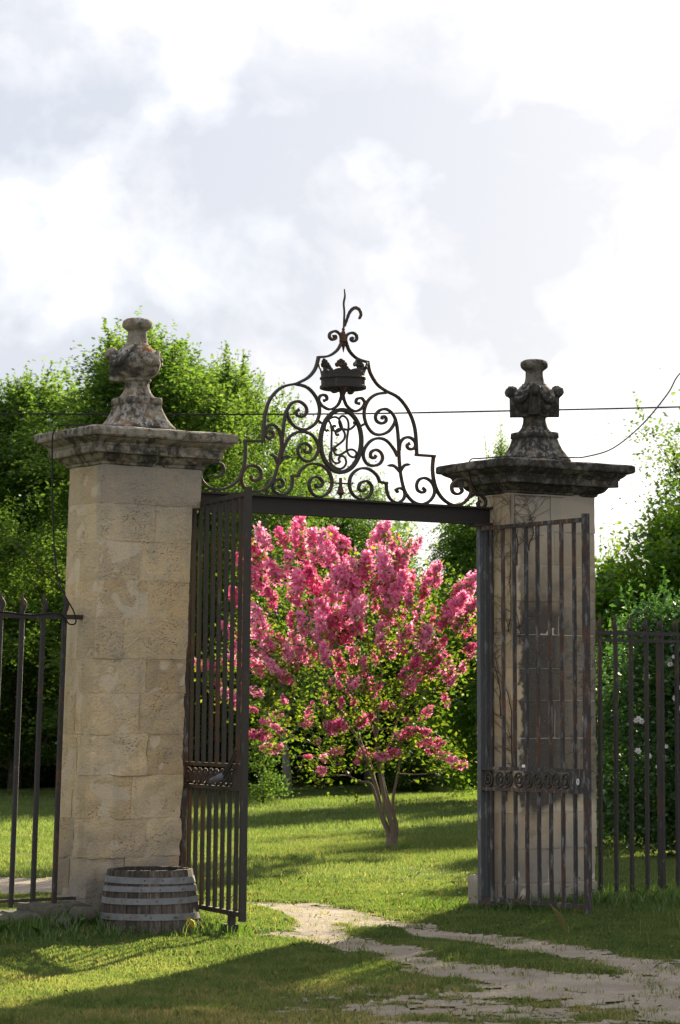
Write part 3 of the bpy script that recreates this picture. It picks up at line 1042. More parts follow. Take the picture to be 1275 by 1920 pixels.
def scroll(name, fnz, pts, w0=0.020, dep=0.030, smooth=True, blob0=False, blob1=False, tap0=1.0, tap1=1.0, per=6, y0=0.0, parent=None):
    P = [fnz(p) for p in pts]
    if smooth: P = catmull(P, per)
    n = len(P)
    wd = []
    for i in range(n):
        t = i / (n - 1)
        q = 1.1 * w0 * (tap0 + (1 - tap0) * min(1, t * 4)) * (tap1 + (1 - tap1) * min(1, (1 - t) * 4))
        if blob0 and i < 5: q = max(q, w0 * 1.55 * (1 - i / 6.0))
        if blob1 and n - 1 - i < 5: q = max(q, w0 * 1.55 * (1 - (n - 1 - i) / 6.0))
        wd.append(q)
    mb_ = MB()
    mb_.ribbon(P, wd, dep, y0=y0)
    return mb_.build(name, M['iron'], parent or arch)


def sharp(name, fnz, segs, w0=0.020, dep=0.034):
    """several smooth runs meeting at mitred corners"""
    mb_ = MB()
    for k, s_ in enumerate(segs):
        P = [fnz(p) for p in s_]
        P = catmull(P, 6) if len(P) > 2 else P
        mb_.ribbon(P, w0, dep + 0.0015 * k)
    return mb_.build(name, M['iron'], arch)


# outline, left and right
sharp('outline_bar', Z2, [[(80, 800), (68, 815), (62, 800), (75, 788), (95, 795), (108, 812), (95, 835), (70, 828)][::-1][0:1] + [(75, 830), (95, 826), (112, 805), (105, 778), (80, 766), (45, 772), (20, 800), (15, 835), (40, 868), (85, 884), (135, 872), (175, 840), (195, 795), (205, 740), (204, 674)],
                          [(199, 675), (286, 677)], [(281, 681), (284, 630), (290, 560), (312, 495), (360, 447), (420, 432)], [(416, 434), (470, 407), (503, 368), (518, 316)]])
sharp('outline_bar', Z2, [[(513, 318), (560, 313), (597, 288), (618, 250)], [(634, 252), (650, 292), (684, 325), (729, 340)]], 0.018)
sharp('outline_bar', Z2, [[(727, 334), (738, 385), (770, 436), (812, 466)], [(808, 464), (860, 492), (903, 550), (929, 625), (937, 738)], [(932, 735), (1014, 741)],
                          [(1009, 738), (1004, 800), (1016, 870), (1045, 920), (1088, 948), (1130, 944), (1160, 915), (1170, 880), (1152, 845), (1115, 840), (1088, 862), (1090, 892), (1112, 903), (1130, 890), (1124, 876)]])
scroll('scroll', Z2, [(1158, 918), (1180, 906), (1210, 908), (1230, 930), (1226, 955), (1206, 960), (1196, 945), (1208, 934)], blob1=True)
# big upper scrolls
scroll('scroll', Z2, [(420, 433), (470, 448), (508, 492), (522, 545), (510, 592), (480, 620), (445, 627), (410, 608), (388, 572), (382, 548)])
scroll('scroll', Z2, [(228, 822), (236, 842), (256, 842), (273, 818), (262, 790), (232, 780), (204, 793), (190, 824), (192, 858), (212, 884), (252, 892), (296, 876), (328, 832), (347, 765), (359, 700), (366, 640), (371, 590), (380, 550), (402, 516), (432, 507), (460, 524), (467, 550), (452, 571), (430, 568), (422, 552), (434, 543)], blob0=True, blob1=True)
scroll('scroll', Z2, [(360, 692), (354, 645), (338, 615), (312, 606), (294, 622), (291, 650), (306, 664), (323, 655), (322, 638), (309, 636)], blob1=True)
scroll('scroll', Z2, [(357, 745), (372, 698), (400, 653), (445, 636), (492, 652), (517, 700), (505, 742), (475, 763), (443, 748), (429, 716), (442, 690), (468, 688), (485, 706), (477, 725), (460, 722), (458, 708)], blob1=True)
scroll('scroll', Z8, [(905, 180), (845, 190), (797, 228), (774, 292), (784, 360), (820, 415), (865, 431), (918, 412), (952, 368), (962, 335)])
scroll('scroll', Z8, [(1128, 762), (1146, 752), (1138, 728), (1110, 728), (1090, 750), (1098, 775)][0:0] + [(1120, 752), (1134, 762), (1146, 748), (1136, 728), (1108, 730), (1090, 752)][0:0] +
       [(1124, 750), (1138, 764), (1122, 776), (1094, 762), (1088, 728), (1104, 698), (1140, 690), (1176, 714), (1194, 756), (1188, 796), (1158, 832), (1110, 846), (1060, 826), (1018, 770), (996, 690), (985, 600), (980, 500), (975, 420), (964, 350), (942, 303), (905, 278), (865, 286), (842, 318), (850, 350), (880, 363), (904, 349), (902, 326), (884, 322), (880, 338)], blob0=True, blob1=True)
scroll('scroll', Z8, [(984, 525), (990, 478), (1015, 450), (1048, 448), (1076, 470), (1080, 500), (1062, 517), (1038, 512), (1030, 494), (1044, 484)], blob1=True)
scroll('scroll', Z8, [(973, 560), (948, 512), (908, 466), (860, 452), (814, 467), (778, 512), (769, 560), (790, 602), (826, 616), (866, 604), (884, 570), (872, 535), (842, 521), (815, 536), (814, 562), (834, 570), (844, 555)], blob1=True)
# sprigs on the stems
for pts in ([(308, 733), (330, 742), (344, 772)], [(404, 746), (374, 744), (351, 772)]):
    scroll('leaf_sprig', Z2, pts, 0.022, 0.02, tap0=0.1)
for pts in ([(913, 615), (952, 617), (985, 650)], [(1049, 609), (1015, 614), (990, 650)]):
    scroll('leaf_sprig', Z8, pts, 0.022, 0.02, tap0=0.1)
# bottom scrolls
sharp('scroll', Z2, [[(344, 866), (357, 872), (367, 857), (357, 839), (336, 842), (323, 864), (330, 890), (360, 905), (390, 890), (405, 862), (405, 824)], [(401, 826), (434, 826)],
                     [(431, 829), (441, 800), (475, 776), (520, 776), (558, 803), (575, 850), (561, 893), (526, 914), (494, 902), (477, 868), (486, 837), (514, 829), (535, 848), (526, 870), (508, 872), (505, 858)]], 0.019)
sharp('scroll', Z2, [[(852, 884), (854, 899), (870, 901), (877, 888), (864, 877), (848, 885)][0:0] + [(858, 892), (870, 896), (876, 885), (862, 876), (848, 886), (850, 902), (862, 908)][0:0] +
                     [(856, 896), (850, 884), (864, 877), (882, 886), (886, 908), (874, 930), (850, 939), (822, 920), (809, 888), (806, 853)], [(811, 857), (776, 850)],
                     [(779, 853), (766, 822), (732, 796), (690, 795), (656, 825), (650, 870), (668, 908), (704, 924), (737, 906), (745, 872), (726, 848), (698, 854), (689, 878), (704, 891), (718, 880)]], 0.019)
# small scrolls over the oval
scroll('scroll', Z2, [(598, 462), (586, 468), (574, 460), (572, 447), (588, 439), (606, 450), (618, 482)], 0.016, blob0=True)
scroll('scroll', Z2, [(645, 468), (656, 473), (665, 460), (655, 446), (638, 449), (622, 482)], 0.016, blob0=True)
scroll('scroll', Z2, [(617, 478), (600, 522), (566, 541), (532, 524), (518, 500), (528, 481), (548, 482), (553, 498), (540, 504)], 0.018, blob1=True)
scroll('scroll', Z2, [(621, 478), (636, 522), (668, 548), (697, 540), (714, 515), (703, 494), (682, 496), (678, 512), (692, 516)], 0.018, blob1=True)
mb = MB()
P = [Z2((618, 470)), Z2((619, 500))]
mb.ribbon(P, 0.030, 0.042)
mb.build('collar', M['iron'], arch)
# oval ring
cxo, czo = ZM((592, 1043))
ring = []
for i in range(64):
    a = 2 * math.pi * i / 64
    ring.append(ZM((592 + 458 * math.cos(a) + 8 * math.sin(a), 1043 - 700 * math.sin(a))))
mb = MB()
mb.ribbon(ring, 0.034, 0.036, closed=True)
mb.build('oval_ring', M['iron'], arch, False)
for a, b in (((95, 590), (150, 640)), ((1045, 700), (1120, 660))):
    mb = MB()
    mb.ribbon([ZM(a), ZM(b)], 0.018, 0.024)
    mb.build('tie', M['iron'], arch)
# monogram in the oval
mono = empty('monogram')
mono.parent = arch
tagk = 0.0165
for i, (pts, b0, b1) in enumerate([
    ([(300, 790), (268, 812), (232, 790), (228, 720), (262, 620), (330, 545), (430, 505), (520, 530), (575, 615), (603, 700), (620, 775), (662, 850), (674, 930), (648, 1015), (560, 1100), (450, 1180), (372, 1265), (336, 1360), (340, 1490), (410, 1605), (540, 1668), (640, 1640), (700, 1550), (690, 1452), (640, 1388), (572, 1392), (532, 1450), (560, 1505)], True, True),
    ([(318, 585), (366, 690), (380, 800), (378, 950), (375, 1100), (374, 1250), (372, 1380), (402, 1480), (468, 1540), (540, 1532), (572, 1492)], False, True),
    ([(475, 725), (448, 694), (414, 725), (430, 800), (490, 838), (560, 808), (605, 768)], True, False),
    ([(600, 775), (540, 772), (484, 820), (482, 885), (520, 912), (546, 890)], False, True),
    ([(612, 740), (570, 650), (562, 560), (590, 500), (642, 478), (712, 512), (760, 600), (771, 720), (756, 850), (736, 1000), (730, 1200), (746, 1292), (800, 1372), (880, 1408), (934, 1372), (948, 1312), (902, 1254), (820, 1232), (730, 1262), (640, 1322), (540, 1358), (462, 1322), (440, 1255), (478, 1222), (502, 1255)], False, True),
    ([(555, 600), (590, 720), (690, 778), (790, 782), (870, 732), (920, 670), (912, 632), (880, 630)], False, True)]):
    scroll('monogram_stroke', ZM, pts, tagk, 0.012, blob0=b0, blob1=b1, y0=-0.004 + 0.0023 * i, parent=mono)
# tassel under the oval
sharp('cross_bar', Z2, [[(563, 854), (662, 859)]], 0.012, 0.02)
mb = MB()
x0, z0 = Z2((612, 870))
pts = [(0.016, 0.07), (0.016, 0.03), (0.022, 0.025), (0.014, 0.015), (0.018, 0.0), (0.026, -0.02), (0.034, -0.045), (0.050, -0.055), (0.030, -0.060), (0.012, -0.075), (0.012, -0.093)]
mb.lathe([(r_, z, 2) for r_, z in reversed(pts)], 14, fn=lambda p: Vector((p.x + x0, p.y * 0.7, p.z + z0)))
mb.build('tassel', M['iron'], arch, True)
# crown
crown = empty('coronet')
crown.parent = arch
xa, za = ZF((262, 1590))
xb_, zb_ = ZF((888, 1640))
xm, zm = (xa + xb_) / 2, (za + zb_) / 2
rc = (xb_ - xa) / 2
mb = MB()
n = 40
prof = [(rc * 1.00, 0.032), (rc * 0.995, 0.0), (rc * 1.05, -0.008), (rc * 1.05, -0.02), (rc * 0.99, -0.027), (rc * 0.985, -0.07), (rc * 1.05, -0.077), (rc * 1.05, -0.098), (rc * 0.97, -0.104), (rc * 0.9, -0.1), (rc * 0.9, 0.03)]
rings = [[Vector((xm + math.cos(2 * math.pi * k_ / n) * r_, math.sin(2 * math.pi * k_ / n) * r_, zm + z + (0.020 * (0.5 + 0.5 * math.cos(8 * 2 * math.pi * k_ / n)) if z > 0.02 else 0))) for k_ in range(n)] for r_, z in prof]
vs_ = [p for r_ in rings for p in r_]
m_ = len(prof)
fs = [(i * n + k_, i * n + (k_ + 1) % n, ((i + 1) % m_) * n + (k_ + 1) % n, ((i + 1) % m_) * n + k_) for i in range(m_) for k_ in range(n)]
mb.add(vs_, fs)
mb.build('circlet', M['iron_fence'], crown)
for q in range(8):
    a = 2 * math.pi * q / 8 + 0.10
    d = Vector((math.cos(a), math.sin(a), 0))
    s_ = Vector((-math.sin(a), math.cos(a), 0))
    mb = MB()
    base = Vector((xm, 0, zm + 0.03)) + d * rc * 0.97
    lean_ = d * 0.25
    big = (q % 2 == 0)
    h = 0.085 if big else 0.075

    def P3(u_, v_): return base + s_ * u_ + (Vector((0, 0, 1)) + lean_) * v_
    lobes = [(0, h, 0.020), (-0.032, h * 0.62, 0.020), (0.032, h * 0.62, 0.020), (-0.018, h * 0.9, 0.017), (0.018, h * 0.9, 0.017), (0, h * 0.6, 0.022)]
    for (u_, v_, r_) in lobes:
        ring_o = [P3(u_ + r_ * math.cos(t * math.pi / 4), v_ + r_ * math.sin(t * math.pi / 4)) for t in range(8)]
        mb.add([p + d * 0.005 for p in ring_o] + [p - d * 0.005 for p in ring_o] + [P3(u_, v_) + d * 0.012], [(i, (i + 1) % 8, 16) for i in range(8)] + [tuple(8 + i for i in reversed(range(8)))] + [(8 + i, 8 + (i + 1) % 8, (i + 1) % 8, i) for i in range(8)])
    mb.tube([P3(0, -0.01), P3(0, h * 0.6)], [0.009, 0.006], 5)
    mb.build('fleuron', M['iron_rust'] if q % 3 == 0 else M['iron'], crown)
# spire
spire = empty('spire')
spire.parent = arch
scroll('spike', ZF, [(590, 780), (596, 640), (600, 500), (590, 350), (610, 230), (600, 108)], 0.014, 0.014, tap1=0.12, parent=spire)
P = catmull([ZF(p) for p in [(606, 745), (645, 630), (685, 520), (740, 452), (800, 432), (860, 468), (885, 540), (870, 592), (848, 622)]], 5)
wd = [0.018 + 0.010 * math.sin(math.pi * i / (len(P) - 1)) ** 0.7 + 0.002 * math.sin(i * 1.9) for i in range(len(P))]
wd[-1] = 0.003
wd[-2] = 0.012
mb = MB()
mb.ribbon(P, wd, 0.014)
mb.build('hook_leaf', M['iron'], spire)
xs_, zs_ = ZF((584, 1000))
mb = MB()
prof = [(0.002, -0.095), (0.012, -0.05), (0.022, -0.03), (0.022, -0.012), (0.034, -0.010), (0.034, 0.010), (0.022, 0.012), (0.024, 0.045), (0.018, 0.075), (0.010, 0.082), (0.013, 0.09), (0.013, 0.10), (0.006, 0.112)]
mb.lathe([(r_, z, 2) for r_, z in prof], 14, fn=lambda p: Vector((p.x + xs_, p.y, p.z + zs_)))
mb.build('collar', M['iron'], spire, True)
scroll('scroll', ZF, [(548, 995), (530, 890), (450, 832), (362, 862), (345, 930), (395, 978), (450, 955), (445, 915), (412, 922)], 0.018, blob1=True, parent=spire)
scroll('scroll', ZF, [(620, 995), (640, 905), (720, 860), (798, 890), (812, 965), (765, 1005), (715, 978), (728, 945), (752, 962)], 0.018, blob1=True, parent=spire)


# ------------------------------------------------------------------ gate leaves
def s_scroll(x, z0_, z1_, k):
    """one C-scroll of the lock panel, mirrored when k is odd"""
    h = z1_ - z0_
    c = (z0_ + z1_) / 2
    out_ = []
    for i in range(27):
        t = i / 26
        a = R(-90) + t * R(590)
        r_ = h * 0.46 * (1 - 0.78 * t)
        out_.append((r_ * math.cos(a) * 0.85, c + r_ * math.sin(a)))
    pre = [(0.055, z0_ + h * 0.36), (0.042, z0_ + h * 0.15), (0.022, z0_ + h * 0.05)]
    P_ = [(-q[0], q[1]) for q in pre] + out_[1:]
    sg = -1 if k % 2 else 1
    return [(x + sg * q[0], q[1]) for q in P_]


def leaf(p0, p1, zb, zt, zm0, zm1, label, mats, lock_side):
    a = math.atan2(p1.y - p0.y, p1.x - p0.x)
    L = (p1 - p0).length
    root = empty('iron_gate', (p0.x, p0.y, 0), a)
    tag(root, label, 'iron gate', 'leaves of the iron gate')
    mb = MB(); mb.box((-0.022, -0.022, zb - 0.06), (0.026, 0.022, zt + 0.0)); mb.build('hinge_stile', M[mats[1]], root)
    mb = MB(); mb.box((L - 0.026, -0.024, zb - 0.03), (L + 0.020, 0.022, zt + 0.030)); mb.build('closing_stile', M[mats[2]], root)
    for z, h in ((zt - 0.035, 0.035), (zm1, 0.028), (zm0, 0.030), (zb, 0.035)):
        mb = MB(); mb.box((0.026, -0.018, z), (L - 0.028, 0.018, z + h)); mb.build('rail', M[mats[0]], root)
    nb = 9
    for i in range(1, nb):
        x = L * i / nb
        r_ = random.Random(i * 7 + int(L * 1000))
        for (z0_, z1_) in ((zb + 0.035, zm0), (zm1 + 0.028, zt - 0.035)):
            mb = MB()
            dx = r_.uniform(-0.003, 0.003)
            mb.ribbon([(x + dx, z0_ - 0.002), (x + dx + r_.uniform(-0.004, 0.004), (z0_ + z1_) / 2), (x + dx, z1_ + 0.002)], 0.030, 0.030)
            mb.build('bar', M[mats[0]], root)
    xs = [0.10, 0.24, 0.345, 0.475, 0.59, 0.71, 0.83, 0.93, 1.04]
    for k_, t in enumerate(xs):
        x = t * L / 1.3
        if lock_side and x > L - 0.20: continue
        mb = MB()
        mb.ribbon(s_scroll(x, zm0 + 0.030, zm1, k_), 0.017, 0.022)
        mb.build('scroll', M['iron'], root)
    mb = MB()
    mb.box((L - 0.20, -0.020, zm0 + 0.030), (L - 0.028, 0.012, zm1))
    lk = mb.build('lock_plate', M[mats[0]], root)
    if lock_side:
        mb = MB()
        ringk = []
        for i in range(16):
            t = 2 * math.pi * i / 16
            ringk.append((L - 0.09 + 0.011 * math.cos(t), (zm0 + zm1) / 2 + 0.01 + 0.022 * math.sin(t)))
        mb.ribbon(ringk, 0.007, 0.008, closed=True, y0=-0.024)
        mb.build('keyhole', M['white'], lk)
    mb = MB()
    mb.box((0.0, -0.03, zb - 0.075), (0.16, 0.03, zb - 0.001))
    mb.build('pivot_shoe', M[mats[0]], root)
    return root, L


RHp = gw(2.886, 0.0)
LF = at(463, 1343, 19.44)
RF = at(1101, 1343, 21.25)
LHp = gw(0.0, -0.02)
gl, LL = leaf(Vector((LHp.x, LHp.y, 0)), Vector((LF.x, LF.y, 0)), 0.150, 3.245, 1.055, 1.225, 'dark iron gate leaf swung open edge-on beside the barrel', ('iron', 'iron_rust', 'iron'), False)
gr_, LR = leaf(Vector((RHp.x, RHp.y, 0)), Vector((RF.x, RF.y, 0)), 0.075, 3.185, 0.985, 1.155, 'rusty iron gate leaf open in front of the sooty pillar', ('iron_rust', 'iron_grey', 'iron_rust'), True)
gl.location = gl.location - Vector((0.03, 0, 0))
gl.rotation_euler.x = -0.012
# drop handle with chain on the left leaf
mb = MB()
mb.tube([(LL - 0.05, -0.05, 1.36), (LL - 0.16, -0.065, 1.24), (LL - 0.27, -0.075, 1.165)], 0.012, 6)
mb.tube([(LL - 0.05, -0.05, 1.33), (LL - 0.10, -0.06, 1.26), (LL - 0.24, -0.07, 1.15)], 0.010, 6)
hl = mb.build('latch_chain', M['iron'], gl)
mb = MB()
mb.tube([(LL - 0.24, -0.08, 1.16), (LL - 0.30, -0.085, 1.148), (LL - 0.46, -0.09, 1.12)], [0.026, 0.028, 0.02], 10)
mb.build('grip', M['steel'], hl, True)
mb = MB()
mb.box((LL - 0.34, -0.045, 0.03), (LL - 0.20, 0.045, 0.085))
mb.box((LL - 0.25, -0.024, 0.085), (LL - 0.205, 0.024, 0.185))
mb.build('drop_bolt', M['iron'], gl)
# white tag lying on the right leaf's middle rail
tg = empty('plastic_tag', gr_.matrix_basis @ Vector((LR * 0.43, 0, 1.1835)), gr_.rotation_euler.z)
tag(tg, 'small white plastic tag resting on the middle rail of the rusty gate', 'tag')
mb = MB(); mb.box((-0.03, -0.012, 0), (0.03, 0.012, 0.022)); mb.build('tag_body', M['white'], tg)


# ------------------------------------------------------------------ iron fences
def fence(origin, d, n, step, zb, zr, zt, lean, label, two_rails, post_at=None, first=0.12):
    a = math.atan2(d.y, d.x)
    root = empty('iron_fence', origin, a)
    tag(root, label, 'iron fence', 'iron railings beside the gateway')
    L = first + step * n
    mb = MB(); mb.box((-0.10, -0.017, zr), (L, 0.017, zr + 0.034)); mb.build('rail', M['iron_fence'], root)
    if two_rails:
        mb = MB(); mb.box((-0.10, -0.015, zr - 0.060), (L, 0.015, zr - 0.032)); mb.build('rail', M['iron_fence'], root)
    mb = MB(); mb.box((-0.05, -0.014, zb - 0.062), (L, 0.014, zb - 0.040)); mb.build('rail', M['iron'], root)
    for i in range(n):
        r_ = random.Random(i + int(zr * 100))
        x = first + step * i
        sg = lean
        mb = MB()
        m0 = x + sg * (zr - zb)
        mb.ribbon([(m0, zb - 0.10), ((x + m0) / 2 + r_.uniform(-.004, .004), (zb + zr) / 2), (x, zr - 0.001)], 0.034, 0.034)
        br = mb.build('bar', M['iron_fence'], root)
        mb = MB()
        h = zt - zr
        sd = r_.choice((-1, 1)) * 0.010
        pts = [(x, zr + 0.034, 0), (x - 0.004, zr + h * 0.30, 0), (x - 0.012 + sd * 0.3, zr + h * 0.55, 0.003), (x + 0.004 + sd * 0.3, zr + h * 0.78, 0), (x + 0.004 + sd, zt + r_.uniform(-.012, .012), 0)]
        pts = [(p[0], p[2], p[1]) for p in pts]
        mb.tube(catmull(pts, 3), [0.019, 0.019, 0.019, 0.020, 0.022, 0.024, 0.024, 0.022, 0.018, 0.013, 0.009, 0.005, 0.002], 6)
        mb.build('spike', M['iron_fence'], br)
    if post_at is not None:
        mb = MB(); mb.box((post_at - 0.02, 0.02, 0.0), (post_at + 0.035, 0.065, zr + 0.03)); mb.build('post', M['iron_fence'], root)
    return root


A1 = gw(-0.98, -0.317 + 0.22)
fence(Vector((A1.x + 0.02, A1.y, 0)), -U, 14, 0.178, 0.30, 2.325, 2.52, 0.035, 'iron railing with flame spikes on the low stone kerb left of the pale pillar', False, None, 0.16)
A2 = gw(2.986 + 0.887, -0.317 + 0.22)
fence(Vector((A2.x, A2.y, 0)), U, 14, 0.176, 0.10, 2.30, 2.47, -0.004, 'dark iron railing with flame spikes in front of the white-flowered shrub', True, 0.945, 0.055)

# kerb of rough stones under the left railing
kerb = empty('stone_kerb', gw(-0.98, -0.1), GA)
tag(kerb, 'low kerb of rough mossy stones under the left railing', 'kerb')
x = -0.02
r_ = random.Random(5)
while x > -3.2:
    L = r_.uniform(0.28, 0.5)
    mb = MB()
    rstone(mb, (x - L, -0.22 - r_.uniform(0, 0.08), -0.03), (x - 0.012, 0.14, 0.215 + r_.uniform(-0.05, 0.02)), 0.045, 0.022, 0.026, r_.uniform(0, 90))
    mb.build('stone', M['rock'], kerb, True)
    x -= L
for (gx0, gy0, sx, sy, sz, lab) in ((-1.06, -0.46, 0.17, 0.10, 0.12, 'flat grey stone leaning at the foot of the pale pillar'), (-0.93, -0.60, 0.08, 0.06, 0.06, 'small tan stone in the grass left of the barrel'),
                                    (-1.36, -0.50, 0.12, 0.08, 0.07, 'mossy lump of stone in the grass below the left railing')):
    p = gw(gx0, gy0)
    o = empty('loose_stone', (p.x, p.y, ground_z(p.x, p.y) - 0.02), r_.uniform(0, 3))
    tag(o, lab, 'stone')
    mb = MB()
    rstone(mb, (-sx, -sy, 0), (sx, sy, sz), 0.04, min(sx, sy, sz) * 0.42, 0.014, gx0 * 30)
    mb.build('stone_body', M['rock'], o, True)

# ------------------------------------------------------------------ half barrel
bp = at(281, 1690, 19.72)
bz = 0.03
bar = empty('half_barrel', (bp.x, bp.y, bz), 0.3)
tag(bar, 'weathered half wine barrel with grey metal hoops at the foot of the pillar', 'barrel')
HB = 0.455


def rb(z):
    t = z / HB
    return 0.372 - 0.035 * t - 0.030 * t * t


NS = 26
da = math.pi / NS * 0.965
mb = MB()
vs_ = []
for i in range(7):
    z = HB * i / 6
    for (r_, aa) in ((rb(z), -da), (rb(z) + 0.0025, 0.0), (rb(z), da), (rb(z) - 0.026, da), (rb(z) - 0.026, -da)):
        vs_.append((r_ * math.cos(aa), r_ * math.sin(aa), z))
fs = [(i * 5 + k_, i * 5 + (k_ + 1) % 5, (i + 1) * 5 + (k_ + 1) % 5, (i + 1) * 5 + k_) for i in range(6) for k_ in range(5)] + [(4, 3, 2, 1, 0), (30, 31, 32, 33, 34)]
mb.add(vs_, fs)
stave_me = mb.mesh('stave', M['oak'])
r_ = random.Random(2)
for i in range(NS):
    o = link('stave', stave_me, bar)
    o.rotation_euler = (0, 0, 2 * math.pi * i / NS)
    s1 = r_.uniform(-0.008, 0.006)
    o.scale = (1 + r_.uniform(-0.006, 0.006), 1, 1 + s1)
for (zc, h) in ((0.385, 0.046), (0.320, 0.040), (0.240, 0.044), (0.122, 0.046)):
    mb = MB()
    n = 64
    rings = []
    for (dz, dr) in ((-h / 2, 0.004), (-h / 2, 0.0085), (h / 2, 0.0085), (h / 2, 0.004)):
        rings.append([((rb(zc + dz) + dr) * math.cos(2 * math.pi * k_ / n), (rb(zc + dz) + dr) * math.sin(2 * math.pi * k_ / n), zc + dz + 0.004 * math.sin(2 * math.pi * k_ / n + zc * 30)) for k_ in range(n)])
    vs_ = [p for q in rings for p in q]
    fs = [(i * n + k_, i * n + (k_ + 1) % n, ((i + 1) % 4) * n + (k_ + 1) % n, ((i + 1) % 4) * n + k_) for i in range(4) for k_ in range(n)]
    mb.add(vs_, fs)
    ho = mb.build('hoop', M['hoop'], bar)
    mb = MB()
    for aa in (-1.9, -1.35, -2.3):
        q = Vector(((rb(zc) + 0.0085) * math.cos(aa + zc), (rb(zc) + 0.0085) * math.sin(aa + zc), zc))
        dd = Vector((math.cos(aa + zc), math.sin(aa + zc), 0))
        mb.tube([q, q + dd * 0.004], [0.006, 0.003], 6)
    mb.build('rivet', M['iron'], ho)
mb = MB()
mb.lathe([(0.29, 0.26, 2), (0.29, 0.34, 2), (0.2, 0.36, 2), (0.05, 0.37, 2)], 24)
mb.build('soil', M['soil'], bar)

# ------------------------------------------------------------------ wires and creeper
def cable(name, pts, r_, label, cat, mat='cable', per=6):
    o = empty(name, pts[0])
    tag(o, label, cat)
    p0 = Vector(pts[0])
    mb_ = MB()
    mb_.tube(catmull([tuple(Vector(p) - p0) for p in pts], per), r_, 6)
    mb_.build('strand', M[mat], o)
    return o


cable('overhead_wire', [at(x, y, 26.0 + (x - 640) * 0.001) for x, y in ((-700, 772), (-300, 774), (0, 775.5), (300, 777), (640, 776), (900, 771.5), (1275, 763), (1700, 750))], 0.0085,
      'black telephone wire stretched level across the sky behind both urns', 'wire')
zc_ = ZR[-1] + 0.30
cor = [at(1700, 380, 24.5), at(1450, 560, 24.0), at(1330, 655, 23.6), at(1275, 700, 23.4), at(1252, 738, 23.2), at(1205, 795, 22.9), at(1150, 840, 22.7), at(1100, 856, 22.5), at(1070, 858, 22.3)]
side = [gw(2.986 - 0.05, 0.02, zc_ + 0.0), gw(2.986 - 0.205, 0.0, zc_ - 0.03), gw(2.986 - 0.202, 0.0, zc_ - 0.17), gw(2.986 - 0.10, 0.02, zc_ - 0.34), gw(2.986 - 0.05, 0.03, zc_ - 0.6)]
cable('slack_cable', cor + [gw(3.5, -0.3, zc_ + 0.015), gw(3.2, -0.15, zc_ + 0.02)] + side, 0.006, 'thin cable sagging from the right down onto the darker pillar cornice', 'cable')
zl = ZL[-1] + 0.28
lx = -0.98
cable('draped_cable', [gw(lx + 0.55, -0.33, zl + 0.02), gw(lx + 0.2, -0.28, zl + 0.015), gw(lx - 0.05, -0.20, zl + 0.006), gw(lx - 0.14, -0.10, zl + 0.012), gw(lx - 0.205, -0.03, zl - 0.03), gw(lx - 0.21, -0.02, zl - 0.3), gw(lx - 0.19, -0.02, 2.9),
                      gw(lx - 0.17, -0.06, 2.62), gw(lx - 0.14, -0.11, 2.50), gw(lx - 0.07, -0.12, 2.38), gw(lx - 0.06, -0.13, 2.30), gw(lx - 0.12, -0.135, 2.29), gw(lx - 0.2, -0.13, 2.365), gw(lx - 0.45, -0.13, 2.352), gw(lx - 0.75, -0.13, 2.37), gw(lx - 1.4, -0.13, 2.36)], 0.006,
      'black cable draped over the pale cornice and along the left railing', 'cable')

vine = empty('dead_creeper', gw(2.986, -0.317))
vine.rotation_euler = (0, 0, GA)
tag(vine, 'dry leafless creeper clinging to the inner face of the darker pillar', 'creeper')
r_ = random.Random(21)


def vine_run(mb_, x, y, z, dx, dz, steps, rad, face, depth):
    pts = []
    rr = []
    for i in range(steps):
        pts.append((x, y, z))
        rr.append(max(0.0016, rad * (1 - 0.8 * i / steps)))
        dx += r_.uniform(-0.012, 0.012)
        dz += r_.uniform(-0.006, 0.006)
        if face == 0:
            x = min(0.80, max(0.01, x + dx)); y = -0.014 + r_.uniform(-0.004, 0.002)
        else:
            y = min(0.45, max(0.01, y + dx)); x = -0.014 + r_.uniform(-0.004, 0.002)
        z = min(3.44, z + dz)
        if depth < 3 and r_.random() < 0.42:
            vine_run(mb_, x, y, z, dx * 0.3 + r_.choice((-1, 1)) * r_.uniform(0.015, 0.045), dz * 0.3 + r_.uniform(-0.005, 0.03), r_.randint(3, 7), max(0.0018, rr[-1] * 0.6), face, depth + 1)
    if len(pts) > 2: mb_.tube(catmull(pts, 2), [rr[min(len(rr) - 1, i // 2)] for i in range(len(pts) * 2 - 1)], 4)


for (x, y, z, dx, dz, st, rad, face) in ((-0.014, 0.10, 0.9, 0.0, 0.055, 44, 0.008, 1), (-0.014, 0.16, 1.6, 0.004, 0.06, 30, 0.007, 1), (-0.014, 0.05, 2.3, 0.0, 0.05, 22, 0.006, 1), (0.03, -0.014, 2.85, 0.008, 0.04, 14, 0.009, 0), (0.16, -0.014, 2.98, 0.006, 0.035, 13, 0.008, 0),
                                         (0.06, -0.014, 2.2, 0.002, 0.05, 16, 0.005, 0), (-0.014, 0.26, 1.9, 0.003, 0.06, 22, 0.005, 1)):
    mb = MB()
    vine_run(mb, x, y, z, dx, dz, st, rad, face, 0)
    mb.build('stem', M['vine'], vine)


# ------------------------------------------------------------------ foliage generators
def rand_unit(n, rg):
    v = rg.normal(size=(n, 3))
    return v / np.linalg.norm(v, axis=1, keepdims=True)


